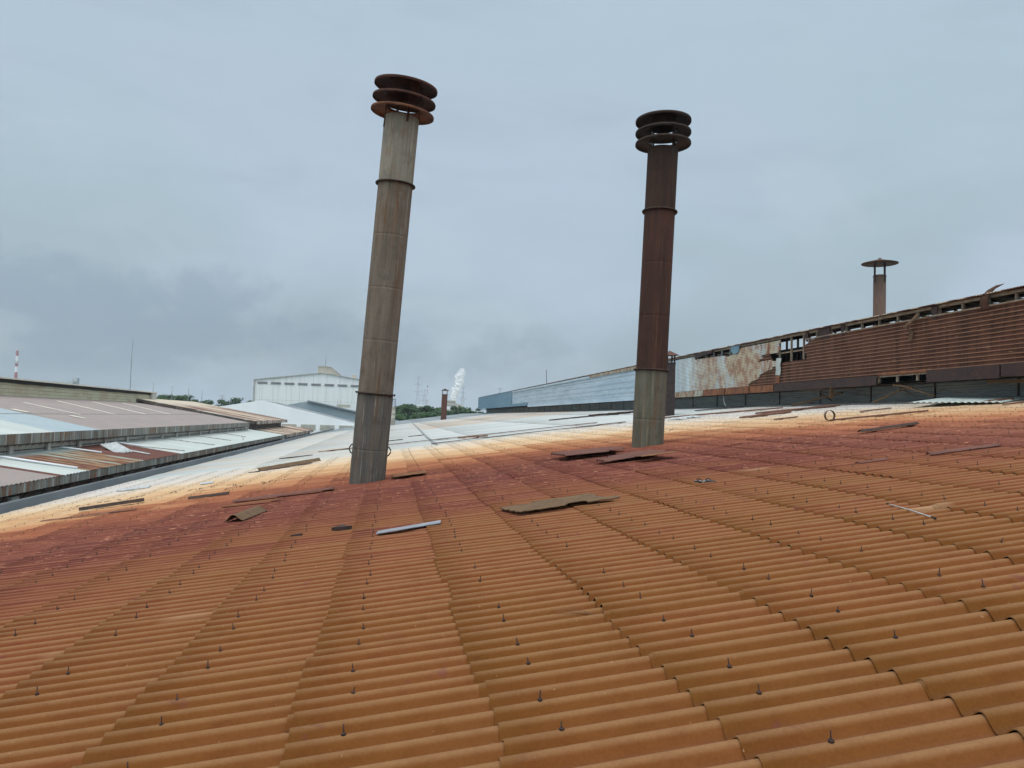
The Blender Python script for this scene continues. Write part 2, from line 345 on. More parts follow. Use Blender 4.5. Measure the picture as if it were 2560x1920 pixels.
# ------------------------------------------------------------------ object helpers
COL = scene.collection
def link(name, me, parent=None):
    o = bpy.data.objects.new(name, me); COL.objects.link(o)
    if parent is not None: o.parent = parent
    return o
def thing(name, label, cat, loc=(0, 0, 0), group=None, rot=None):
    o = bpy.data.objects.new(name, None); COL.objects.link(o); o.location = loc; o.empty_display_size = .2
    if rot is not None: o.rotation_euler = rot
    return tag(o, label, cat, group)
def tag(o, label=None, cat=None, group=None, kind=None):
    if label: o['label'] = label
    if cat: o['category'] = cat
    if group: o['group'] = group
    if kind: o['kind'] = kind
    return o
class MB:
    def __init__(s): s.v = []; s.f = []; s.sm = []
    def add(s, vs, fs, smooth=False):
        b = len(s.v); s.v += [tuple(map(float, q)) for q in vs]; s.f += [tuple(i + b for i in q) for q in fs]; s.sm += [smooth] * len(fs); return s
    def box(s, x0, x1, y0, y1, z0, z1):
        return s.hexa([(x0, y0, z0), (x1, y0, z0), (x1, y1, z0), (x0, y1, z0), (x0, y0, z1), (x1, y0, z1), (x1, y1, z1), (x0, y1, z1)])
    def hexa(s, c):
        return s.add(c, [(0, 3, 2, 1), (4, 5, 6, 7), (0, 1, 5, 4), (1, 2, 6, 5), (2, 3, 7, 6), (3, 0, 4, 7)])
    def bar(s, a, b, w, h=None, upv=(0, 0, 1)):
        a, b = Vector(a), Vector(b); d = (b - a).normalized(); u = Vector(upv)
        if abs(d.dot(u)) > .97: u = Vector((1, 0, 0))
        sx = d.cross(u).normalized(); sz = sx.cross(d); h = h or w; c = []
        for p in (a, b):
            for i, j in ((-1, -1), (1, -1), (1, 1), (-1, 1)): c.append(p + sx * (i * w / 2) + sz * (j * h / 2))
        return s.hexa(c)
    def lathe(s, prof, seg=48, a=(0, 0, 0), ax=(0, 0, 1), smooth=True, close=False, phase=0.0):
        a = Vector(a); ax = Vector(ax).normalized(); q = ax.to_track_quat('Z', 'Y'); vs = []; fs = []
        for r, z in prof:
            for i in range(seg):
                t = 2 * math.pi * (i + phase) / seg; vs.append(a + q @ Vector((r * math.cos(t), r * math.sin(t), z)))
        m = len(prof); R = range(m if close else m - 1)
        for k in R:
            k2 = (k + 1) % m
            for i in range(seg):
                j = (i + 1) % seg; fs.append((k * seg + i, k * seg + j, k2 * seg + j, k2 * seg + i))
        return s.add(vs, fs, smooth)
    def tube(s, pts, r, seg=8):
        pts = [Vector(p) for p in pts]; vs = []; fs = []
        for i, p in enumerate(pts):
            d = (pts[min(i + 1, len(pts) - 1)] - pts[max(i - 1, 0)]).normalized(); q = d.to_track_quat('Z', 'Y')
            rr = r[i] if hasattr(r, '__len__') else r
            for k in range(seg):
                t = 2 * math.pi * k / seg; vs.append(p + q @ Vector((rr * math.cos(t), rr * math.sin(t), 0)))
        for i in range(len(pts) - 1):
            for k in range(seg):
                j = (k + 1) % seg; fs.append((i * seg + k, i * seg + j, (i + 1) * seg + j, (i + 1) * seg + k))
        fs.append(tuple(reversed(range(seg)))); n = len(pts) - 1; fs.append(tuple(n * seg + k for k in range(seg)))
        return s.add(vs, fs, True)
    def prism(s, poly, axis, a, b):
        # poly in the plane normal to axis ('x' -> (y,z), 'y' -> (x,z), 'z' -> (x,y)), extruded a..b
        def P(p, t): return {'x': (t, p[0], p[1]), 'y': (p[0], t, p[1]), 'z': (p[0], p[1], t)}[axis]
        n = len(poly); vs = [P(p, a) for p in poly] + [P(p, b) for p in poly]
        fs = [tuple(range(n)), tuple(reversed(range(n, 2 * n)))] + [(i, i + n, (i + 1) % n + n, (i + 1) % n) for i in range(n)]
        return s.add(vs, fs)
    def build(s, name, mat, parent=None, loc=None):
        me = bpy.data.meshes.new(name); me.from_pydata(s.v, [], s.f); me.materials.append(mat)
        me.polygons.foreach_set('use_smooth', s.sm); me.update()
        o = link(name, me, parent)
        if loc is not None: o.location = loc
        return o
def np_mesh(name, V, F, mat, parent=None, attrs=None, smooth=True):
    V = np.asarray(V, dtype=np.float32); F = np.asarray(F, dtype=np.int32)
    me = bpy.data.meshes.new(name); me.vertices.add(len(V)); me.vertices.foreach_set('co', V.ravel())
    k = F.shape[1]; me.loops.add(F.size); me.loops.foreach_set('vertex_index', F.ravel())
    me.polygons.add(len(F)); me.polygons.foreach_set('loop_start', np.arange(0, F.size, k, dtype=np.int32))
    try: me.polygons.foreach_set('loop_total', np.full(len(F), k, dtype=np.int32))
    except Exception: pass
    me.materials.append(mat); me.update(calc_edges=True)
    me.polygons.foreach_set('use_smooth', np.full(len(F), smooth))
    for an, av in (attrs or {}).items():
        at = me.attributes.new(an, 'FLOAT', 'POINT'); at.data.foreach_set('value', np.asarray(av, dtype=np.float32))
    me.validate(); return link(name, me, parent)

# generic wavy sheet: waves repeat along w, sheet runs along u
def wavy(name, mat, parent, O, U, Wd, Nn, lu, lw, pitch, depth, nu=2, seg=8, shape='sin', mask=None, thick=0.0, du=0.0):
    O, U, Wd, Nn = map(np.array, (O, U, Wd, Nn)); O = O.astype(float)
    nw = max(2, int(round(lw / pitch * seg))) + 1; w = np.linspace(0, lw, nw); ph = (w / pitch) % 1.0
    if shape == 'sin': hh = .5 - .5 * np.cos(2 * np.pi * ph)
    else: hh = np.clip(1.9 - np.abs(ph - .5) / .095, 0, 1)
    u = np.linspace(0, lu, nu + 1)
    Ug, Wg = np.meshgrid(u, w, indexing='ij'); H = np.broadcast_to(hh, Ug.shape)
    jit = rng.normal(0, du, Ug.shape) if du else 0
    V = O + Ug[..., None] * U + Wg[..., None] * Wd + (H * depth + jit)[..., None] * Nn
    idx = np.arange((nu + 1) * nw).reshape(nu + 1, nw)
    F = np.stack([idx[:-1, :-1], idx[1:, :-1], idx[1:, 1:], idx[:-1, 1:]], -1).reshape(-1, 4)
    if mask is not None:
        uc = (u[:-1] + u[1:])[:, None] / 2 + np.zeros((1, nw - 1)); wc = (w[:-1] + w[1:])[None] / 2 + np.zeros((nu, 1))
        F = F[mask(uc, wc).ravel()]
    V = V.reshape(-1, 3)
    at = {'h': H.ravel(), 'rnd': np.full(len(V), .5), 'su': (Ug / lu).ravel()}
    if thick:
        n = len(V); V = np.vstack([V, V - Nn * thick]); top = F
        e = {}
        for q in F:
            for a, b in ((q[0], q[1]), (q[1], q[2]), (q[2], q[3]), (q[3], q[0])):
                if (b, a) in e: del e[(b, a)]
                else: e[(a, b)] = 1
        S = np.array([(b, a, a + n, b + n) for a, b in e], dtype=int)
        F = np.vstack([F, top[:, ::-1] + n, S]); at = {k: np.concatenate([v, v]) for k, v in at.items()}
    return np_mesh(name, V, F, mat, parent, at)

# ------------------------------------------------------------------ ground
g = MB(); g.add([(-3500, -3500, -11), (3500, -3500, -11), (3500, 3500, -11), (-3500, 3500, -11)], [(0, 1, 2, 3)])
tag(g.build('ground', M_ground), kind='structure')

# ------------------------------------------------------------------ factory with the big roof
P0, LAP0, LAPD, SHY, SHW = 0.1845, 0.525, 0.966, 4.17, 0.9225
X_EAVE, X_WALL = -10.34, 17.67
fac = thing('factory_building', 'long factory under the ochre, purple and white stained corrugated roof with a rusting ridge monitor', 'factory')
def prof(y, depth=.060): return -depth * (.5 - .5 * np.cos(2 * np.pi * (y - 3.80) / P0))
class Sheets:
    def __init__(s): s.V = []; s.F = []; s.A = {'su': [], 'rnd': [], 'h': []}; s.n = 0
    def add(s, x0, x1, ys, zo, rnd, lift0, lift1, skew=0.0, th=.008, nx=2, depth=.060, hcos=None):
        hh = .5 + .5 * np.cos(2 * np.pi * (ys - 3.80) / P0) if hcos is None else hcos
        t = np.linspace(0, 1, nx + 1); xs = x0 + (x1 - x0) * t
        rows = [(xs[0], 0.0, -th)] + [(x, tt, 0.0) for x, tt in zip(xs, t)]
        m = len(ys); 
        for x, tt, dzz in rows:
            z = x * TA - depth * (1 - hh) + zo + lift0 * (1 - tt) + lift1 * tt + dzz
            s.V.append(np.stack([np.full(m, x) + skew * (ys - ys[0]), ys, z], -1))
            s.A['su'].append(np.full(m, tt)); s.A['rnd'].append(np.full(m, rnd)); s.A['h'].append(hh)
        idx = s.n + np.arange(len(rows) * m).reshape(len(rows), m)
        s.F.append(np.stack([idx[:-1, :-1], idx[1:, :-1], idx[1:, 1:], idx[:-1, 1:]], -1).reshape(-1, 4)); s.n += len(rows) * m
    def build(s, name, mat):
        return np_mesh(name, np.vstack(s.V), np.vstack(s.F), mat, fac, {k: np.concatenate(v) for k, v in s.A.items()})
S = Sheets()
HOLES = {(3, 15), (4, 14)}                       # sheets missing beside the chimneys (row, column)
for k in range(-11, 18):
    xa = LAP0 + LAPD * k
    for j in range(-9, 32):
        ya = SHY + SHW * j
        if (k, j) in HOLES: continue
        seg = 12 if ya < 14 else 8
        a0 = -.42 * P0; a1 = 5.32 * P0
        ys = np.arange(ya + a0, ya + a1, P0 / seg)
        up = np.clip((ys - (ya + 4.45 * P0)) / (.5 * P0), 0, 1) * .008       # rides over the first wave of the next sheet
        r = random.random()
        S.add(xa + random.uniform(-.022, .022) - (.26 if k == -11 else 0), xa + LAPD + .10, ys, up + (random.uniform(.004, .012) if random.random() < .12 else random.uniform(0, .004)), r,
              .014 + random.uniform(0, .007), .0, skew=random.uniform(-.018, .018), nx=2)
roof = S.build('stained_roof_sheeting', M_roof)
tag(roof, 'corrugated fibre cement sheets stained ochre, purple brown and cream')
S2 = Sheets()
for (ya0, ya1, wsh, lsh) in ((33.25, 118.0, 1.1, 4.83),):
    k = 0; y = ya0
    while y < ya1:
        ys = np.arange(y, min(y + wsh + .04, ya1), .184 / (6 if y < 60 else 4))
        for q in range(6):
            xa = X_EAVE + q * lsh; xb = min(xa + lsh + .1, X_WALL + .1)
            if xa > X_WALL: continue
            S2.add(xa + random.uniform(-.06, .06), xb, ys, -.01, random.random(), .02 + random.uniform(0, .012), 0.0, th=.012, nx=1, depth=.022)
        y += wsh
wr = S2.build('white_roof_sheeting', M_white); tag(wr, 'whitish worn sheets farther along the roof')
S3 = Sheets()
for q in range(6):
    xa = X_EAVE + q * 4.83
    ys = np.arange(118.05, 190, .09); S3.add(xa, min(xa + 4.9, X_WALL + .1), ys, -.03, random.random(), .02, 0, nx=1, depth=.02)
gr = S3.build('grey_roof_sheeting', M_grey); tag(gr, 'plain grey sheets at the far end of the roof')
b = MB()
b.add([(18.9, -6, 2.62), (36, -6, .1), (36, 190, .1), (18.9, 190, 2.62)], [(0, 1, 2, 3)]); b.build('back_slope', M_grey, fac)
b = MB()
b.box(X_EAVE + .25, X_EAVE + .45, -5.8, 189.8, -11, -1.62); b.box(35.5, 35.7, -5.8, 189.8, -11, 0)
b.prism([(X_EAVE + .46, -11), (35.49, -11), (35.49, .02), (18.5, 2.45), (X_EAVE + .46, -1.60)], 'y', 189.55, 189.8)
b.prism([(X_EAVE + .46, -11), (35.49, -11), (35.49, .02), (18.5, 2.45), (X_EAVE + .46, -1.60)], 'y', -5.0, -4.8)
b.build('wall', M_conc, fac)
# grey seam cover running along the white sheets
b = MB(); pts = [(2.05, 33.4), (2.2, 47), (2.9, 85), (3.4, 118)]
for (xa, ya), (xb, yb) in zip(pts, pts[1:]): b.bar((xa, ya, xa * TA + .012), (xb, yb, xb * TA + .012), .16, .02)
b.build('seam_cover', M_gutter, fac)
# ragged joint battens along the first white sheets
for pa, pb, w in (((-.6, 39.9), (9.9, 36.3), .22), ((1.9, 34.9), (10.4, 33.3), .34), ((-3.6, 41.4), (-.9, 40.1), .12)):
    b = MB(); n = 7
    for i in range(n):
        t0, t1 = i / n, (i + 1.03) / n
        A = (pa[0] + (pb[0] - pa[0]) * t0, pa[1] + (pb[1] - pa[1]) * t0); B = (pa[0] + (pb[0] - pa[0]) * t1, pa[1] + (pb[1] - pa[1]) * t1)
        oz = .04 + random.uniform(0, .015)
        b.bar((A[0], A[1], A[0] * TA + oz), (B[0], B[1], B[0] * TA + oz), w * random.uniform(.85, 1.1), .03)
    b.build('cover_strip', M_batten, fac)
# cracks
def crack(x, y, n, step, ang, wd=.012):
    b = MB(); th = ang; P = [(x, y)]
    for i in range(n):
        th = ang + random.uniform(-.9, .9); x += math.cos(th) * step * random.uniform(.5, 1.3); y += math.sin(th) * step * random.uniform(.5, 1.3); P.append((x, y))
    vs = []; fs = []
    Q = []
    for (xa, ya), (xb, yb) in zip(P, P[1:]):
        m = max(2, int(abs(yb - ya) / .02))
        for i in range(m): Q.append((xa + (xb - xa) * i / m, ya + (yb - ya) * i / m))
    for i, (xa, ya) in enumerate(Q):
        z = xa * TA + float(prof(ya)) + .030
        vs += [(xa - wd / 2, ya - wd / 2, z), (xa + wd / 2, ya + wd / 2, z)]
        if i: fs.append((2 * i - 2, 2 * i - 1, 2 * i + 1, 2 * i))
    b.add(vs, fs); b.build('crack', M_dark, fac)
for c in ((-6.2, 23.2, 12, .35, .1, .03), (-4.4, 22.0, 9, .35, .25, .03), (-8.6, 22.4, 9, .3, .15, .03), (2.4, 17.2, 8, .3, .1, .022), (1.6, 15.8, 8, .28, .15, .02),
          (7.2, 16.1, 9, .3, -.1, .022), (9.6, 19.0, 14, .42, .08, .03), (7.2, 13.9, 7, .25, .1, .015), (8.6, 23.5, 10, .45, .05, .03), (1.05, 5.35, 6, .08, .1, .008), (.75, 5.15, 4, .07, .1, .007)): crack(*c)

# bolts on the crests
bolt = MB(); bolt.lathe([(0, .011), (.008, .010), (.0125, .005), (.013, 0), (0, 0)], 10); bolt.lathe([(0, .046), (.0035, .045), (.0035, 0)], 6)
cand = []
for k in range(-11, 18):
    for j in range(-7, 32):
        for i in (1, 3):
            if random.random() < .10: continue
            x = LAP0 + LAPD * k + .285 + random.uniform(-.03, .03); y = SHY + SHW * j + i * P0
            z = x * TA + .017
            q = MW.T @ (np.array([x, y, z]) - np.array([0, 0, ZC])); px, py = F_PX * q[0] / q[2], F_PX * q[1] / q[2]
            ok = q[2] > 0 and abs(px) < 1300 and abs(py) < 980
            cand.append((0 if ok else 1, q[2] if ok else 0, x, y, z))
cand.sort()
me_b = None
for c in cand[:100]:
    if me_b is None:
        o = bolt.build('roof_bolt', M_bolt, fac); me_b = o.data
    else: o = link('roof_bolt', me_b, fac)
    o.location = c[2:]; bn = random.random() < .12; o.rotation_euler = (random.uniform(-.12, .12) * (4 if bn else 1), random.uniform(-.12, .12) * (4 if bn else 1) - SL * .5, 0); o.scale = (1, 1, random.uniform(.65, 1.15))
allb = MB(); 
for c in cand[100:]:
    if c[3] > 33: continue
    sc = 1.0 if c[3] < 12 else .9
    allb.add([(v[0] * sc + c[2], v[1] * sc + c[3], v[2] * sc + c[4]) for v in bolt.v], bolt.f, True)
tag(allb.build('far_roof_bolts', M_bolt, fac), kind='stuff')

# ------------------------------------------------------------------ ridge monitor (part of the factory)
XP = 16.3
mon = MB(); mon.box(X_WALL, X_WALL + .08, -4, 142, 2.3, 3.25); monitor = mon.build('ridge_monitor_wall', M_bwall, fac)
for o_ in (wavy('monitor_base_cladding', M_bwall, monitor, (X_WALL - .03, 10, 2.40), (0, 1, 0), (0, 0, 1), (-1, 0, 0), 132, .85, .08, .02, nu=4),): pass
for i in range(30):
    b = MB(); b.box(X_WALL - .075, X_WALL - .052, 19.3 + 3.4 * i, 19.36 + 3.4 * i, 2.45, 3.2); b.build('base_cladding_joint', M_framed, monitor)
b = MB(); b.hexa([(XP + .02, -4, 3.06), (X_WALL - .08, -4, 3.12), (X_WALL - .08, 145, 3.12), (XP + .02, 145, 3.06), (XP + .02, -4, 3.10), (X_WALL - .08, -4, 3.16), (X_WALL - .08, 145, 3.16), (XP + .02, 145, 3.10)])
b.build('soffit', M_fdark, monitor)
# inner wall behind the baffle
b = MB(); b.box(17.9, 17.96, -4, 145, 3.27, 5.12); b.build('inner_wall', M_black, monitor)
b = MB()
for i in range(-2, 34):
    y = 18.2 + .97 * i
    b.box(17.84, 17.9, y, y + .10, 3.3, 5.66)
b.build('inner_posts', M_framed, monitor)
b = MB(); b.box(17.80, 17.90, -4, 145, 5.48, 5.66); b.build('ridge_beam', M_framed, monitor)
# front posts and rails
for i in range(0, 30):
    y = 17.03 + .97 * i
    b = MB(); b.box(XP + .035, XP + .075, y, y + .055, 3.12, 5.28); b.box(XP + .075, XP + .11, y, y + .012, 3.12, 5.28)
    b.build('post', M_frame if i < 18 else M_gutter, monitor)
b = MB(); b.box(XP + .02, XP + .08, -4, 31.5, 5.285, 5.37); b.box(XP + .02, XP + .07, 31.5, 143, 5.285, 5.36); b.build('top_rail', M_frame, monitor)
b = MB(); b.box(XP + .12, XP + .16, -4, 28.4, 4.98, 5.06); b.bar((XP - .03, 16, 5.06), (XP - .03, 28.3, 5.06), .05, .035); b.build('upper_rail', M_frame, monitor)
b = MB(); b.box(XP + .115, XP + .15, 28.4, 31.0, 4.66, 4.72); b.box(XP + .115, XP + .15, 28.2, 31.0, 4.18, 4.26); b.build('hole_rail', M_frame, monitor)
b = MB(); b.box(XP + .02, XP + .07, 21.3, 23.9, 3.06, 3.10); b.box(XP + .02, XP + .07, 21.3, 23.9, 3.31, 3.36); b.build('gap_frame', M_frame, monitor)
# roof of the monitor: front slope complete, back slope with the middle stripped
def edge_mask(uc, wc): return ~((wc > 31 - 14) & (np.sin(wc * 9.3) * .5 + uc * 1.2 > 1.75))
wavy('monitor_roof', M_strip, monitor, (XP - .12, 6, 5.385), (math.cos(.14), 0, math.sin(.14)), (0, 1, 0), (0, 0, 1), 1.9, 137, .105, .028, nu=3, seg=6, thick=.006)
def back_mask(uc, wc):
    y = wc + 6
    m = np.ones(uc.shape, bool)
    m &= ~((y > 27.5) & (y < 40.5))
    m &= ~((y > 19) & (y <= 27.5) & (np.sin(y * 4.1 + uc * .8) > .15))
    return m
wavy('monitor_back_roof', M_strip, monitor, (18.25, 6, 5.69), (math.cos(.10), 0, -math.sin(.10)), (0, 1, 0), (0, 0, 1), 2.4, 137, .105, .028, nu=10, seg=6, mask=back_mask, thick=.006)
b = MB()
for i in range(7): b.bar((16.4, 18.2 + .97 * i, 5.33), (20.4, 18.2 + .97 * i, 5.42 + .02 * (i % 2)), .05, .05)
for i in range(4): b.bar((17.6 + i * .8, 16.8, 5.44), (17.6 + i * .8, 24.4, 5.44), .045, .05)
b.build('rafter', M_frame, monitor)
# baffle cladding
def in_poly(u, w, poly):
    r = np.zeros(u.shape, bool); n = len(poly)
    for i in range(n):
        x1, y1 = poly[i]; x2, y2 = poly[(i + 1) % n]
        c = ((y1 > w) != (y2 > w)) & (u < (x2 - x1) * (w - y1) / (y2 - y1 + 1e-9) + x1); r ^= c
    return r
def rust_mask(uc, wc):
    y = uc + 12; z = wc + 3.36
    hole = in_poly(y + .12 * np.sin(z * 9), z, [(28.45, 4.27), (28.45, 4.86), (28.2, 4.92), (27.9, 5.0), (27.6, 5.3), (31.2, 5.3), (31.2, 4.27)])
    top = z > np.where(y > 31, 5.2, 5.05)
    drop = (y > 31.6) & (z > 4.72)
    return ~(hole | top | drop)
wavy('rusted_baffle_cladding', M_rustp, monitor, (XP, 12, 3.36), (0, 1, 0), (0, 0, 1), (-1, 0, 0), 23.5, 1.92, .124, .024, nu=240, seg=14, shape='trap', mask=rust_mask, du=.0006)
bluepoly = [(30.45, 5.22), (30.45, 4.70), (31.9, 4.72), (32.35, 4.42), (31.2, 4.44), (30.6, 4.34), (30.6, 4.16), (31.3, 4.0), (31.8, 3.95), (32.4, 3.68), (32.9, 3.58), (33.5, 3.32), (46.2, 3.32), (46.2, 5.22)]
def blue_mask(uc, wc):
    y = uc + 30; z = wc + 3.36; yy = y + .12 * np.sin(z * 21) + .07 * np.sin(z * 47)
    cut = in_poly(y, z, [(34.9, 5.02), (35.4, 4.9), (36.2, 5.0), (39.6, 5.05), (39.6, 5.3), (34.6, 5.3)])
    return in_poly(yy, z, bluepoly) & ~cut
wavy('streaked_baffle_cladding', M_bluep, monitor, (XP - .03, 30, 3.36), (0, 1, 0), (0, 0, 1), (-1, 0, 0), 16.2, 1.88, .0765, .020, nu=180, seg=8, mask=blue_mask, thick=.003)
wavy('pale_blue_baffle_cladding', M_bluefar, monitor, (XP - .01, 46.2, 3.36), (0, 1, 0), (0, 0, 1), (-1, 0, 0), 56.8, 1.82, .0765, .018, nu=12, seg=6)
b = MB()
for z_, w_ in ((3.62, .012), (3.98, .012), (4.38, .012), (4.82, .02), (5.02, .012)): b.box(XP - .045, XP - .032, 46.5, 102.9, z_, z_ + w_)
b.build('cladding_lap', M_bwall, monitor)
b = MB(); b.box(XP - .10, XP - .03, 62, 103, 5.13, 5.30); b.build('pale_top_flashing', M_bluefar, monitor)
b = MB(); b.box(XP - .10, XP - .03, 46.3, 61.9, 5.13, 5.34); b.build('rusty_top_flashing', M_fcream, monitor)
b = MB(); b.box(XP - .12, XP + .0, 103, 143, 3.55, 5.33); b.build('teal_end_cladding', M_teal, monitor)
b = MB(); b.box(XP - .15, XP - .02, 91, 143, 3.22, 3.548); b.box(XP - .16, XP - .02, 103, 143, 5.332, 5.37); b.build('teal_flashing', M_teal, monitor)
for y0, y1, m_, dz_ in ((46.3, 90.8, M_bluefar, 0), (42.2, 46.1, M_fcream, 0), (38.5, 42.1, M_fcream, .0), (35.8, 38.4, M_frust, 0), (33.2, 35.7, M_frust, .0), (30.95, 33.1, M_frust, .0)):
    b = MB(); b.box(XP - .07, XP - .035, y0, y1, 3.05 + dz_, 3.355); b.build('bottom_flashing', m_, monitor)
for y0, y1, z0, z1 in ((23.8, 30.85, 3.05, 3.38), (18.46, 21.33, 3.04, 3.40), (12, 18.40, 3.06, 3.41)):
    b = MB(); n = 12
    pl = [(y0, z1)] + [(y0 + (y1 - y0) * i / n, z0 + random.uniform(-.012, .012)) for i in range(n + 1)] + [(y1, z1)]
    b.prism(pl, 'x', XP - .075, XP - .045); b.build('dark_fascia_plate', M_fdark, monitor)
b = MB(); b.box(XP - .02, XP + .0, 21.34, 23.79, 3.375, 3.46); b.build('gap_flashing', M_frust, monitor)
# flaps, hanging strips and patches
def ribbon(name, pts, wv, w, mat, parent, th=.006):
    b = MB(); wv = Vector(wv).normalized() * (w / 2); vs = []; n = len(pts)
    for p in pts:
        p = Vector(p); vs += [p - wv, p + wv]
    up = [Vector(v) + Vector((-th, 0, th)) for v in vs]; m = len(vs)
    fs = [(2 * i, 2 * i + 1, 2 * i + 3, 2 * i + 2) for i in range(n - 1)] + [(m + 2 * i, m + 2 * i + 2, m + 2 * i + 3, m + 2 * i + 1) for i in range(n - 1)]
    fs += [(2 * i, 2 * i + 2, m + 2 * i + 2, m + 2 * i) for i in range(n - 1)] + [(2 * i + 3, 2 * i + 1, m + 2 * i + 1, m + 2 * i + 3) for i in range(n - 1)]
    b.add(vs + up, fs, True); return b.build(name, mat, parent)
ribbon('hanging_strip', [(XP - .05, 21.75, 5.22), (XP - .12, 21.8, 5.10), (XP - .22, 21.95, 4.92), (XP - .25, 22.1, 4.80), (XP - .12, 22.0, 4.72), (XP - .10, 22.0, 4.55), (XP - .13, 22.02, 4.42)], (0, 1, .15), .17, M_scrap, monitor)
ribbon('curled_flap', [(XP - .04, 19.0, 4.98), (XP - .08, 19.0, 5.15), (XP - .10, 18.95, 5.32), (XP - .02, 18.8, 5.50), (XP + .12, 18.65, 5.62)], (0, 1, 0), .30, M_rustp, monitor)
ribbon('pale_patch_sheet', [(XP - .06, 30.45, 4.45), (XP - .09, 30.5, 4.2), (XP - .07, 30.48, 3.95), (XP - .06, 30.55, 3.74)], (0, 1, .1), .42, M_pale, monitor)
ribbon('rust_patch_sheet', [(XP - .05, 30.6, 3.72), (XP - .05, 30.6, 3.40)], (0, 1, .1), .42, M_frust, monitor)
b = MB(); b.prism([(34.2, 5.36), (35.15, 5.36), (35.1, 5.12), (34.9, 5.0), (34.6, 4.97), (34.3, 5.03)], 'x', XP - .085, XP - .06); b.build('blue_patch', M_teal, monitor)
b = MB(); b.prism([(37.2, 5.42), (39.7, 5.42), (39.65, 5.13), (38.9, 5.16), (37.3, 5.24)], 'x', XP - .085, XP - .06); b.build('brown_patch', M_fdark, monitor)
for y0, y1, z0 in ((26.7, 27.5, 4.98), (25.75, 26.0, 5.0), (20.9, 21.2, 5.0), (28.2, 28.45, 5.0)):
    b = MB(); b.prism([(y0, 5.37), (y1, 5.37), (y1 - .05, z0), (y0 + .06, z0 - .06)], 'x', XP - .03, XP - .005); b.build('brown_patch', M_fdark, monitor)
# broken soffit bracing
for a_, c_, w_, h_ in (((XP + .1, 24.2, 2.48), (XP + .3, 22.6, 2.98), .05, .05), ((XP - .05, 22.6, 3.0), (XP + .2, 21.3, 2.62), .04, .04), ((XP, 23.0, 3.02), (XP + .1, 22.2, 2.93), .05, .05),
        ((XP + .2, 29.8, 2.45), (XP + .5, 26.7, 2.90), .07, .07), ((XP, 28.9, 3.04), (XP + .2, 25.4, 2.99), .04, .04), ((XP - .02, 26.5, 3.12), (XP - .03, 26.55, 2.66), .03, .16),
        ((XP + .3, 27.8, 2.9), (XP + .9, 28.0, 2.62), .03, .03), ((XP + .3, 23.1, 2.95), (XP + .6, 22.7, 2.68), .03, .03), ((XP + .2, 19.2, 2.98), (XP + .4, 17.2, 2.93), .05, .1)):
    b = MB(); b.bar(a_, c_, w_, h_); b.build('broken_brace', M_scrap, monitor)
b = MB(); b.tube([(XP, 36.2, 3.05), (XP, 36.0, 2.95), (XP - .05, 35.9, 2.8), (XP - .1, 35.7, 2.6), (XP - .2, 35.3, 2.46)], .022, 8); b.build('loose_cable', M_gutter, monitor)
b = MB(); b.tube([(XP - .02, 80, 5.3), (XP - .1, 80, 6.9)], .03, 6); b.build('lightning_rod', M_dark, monitor)

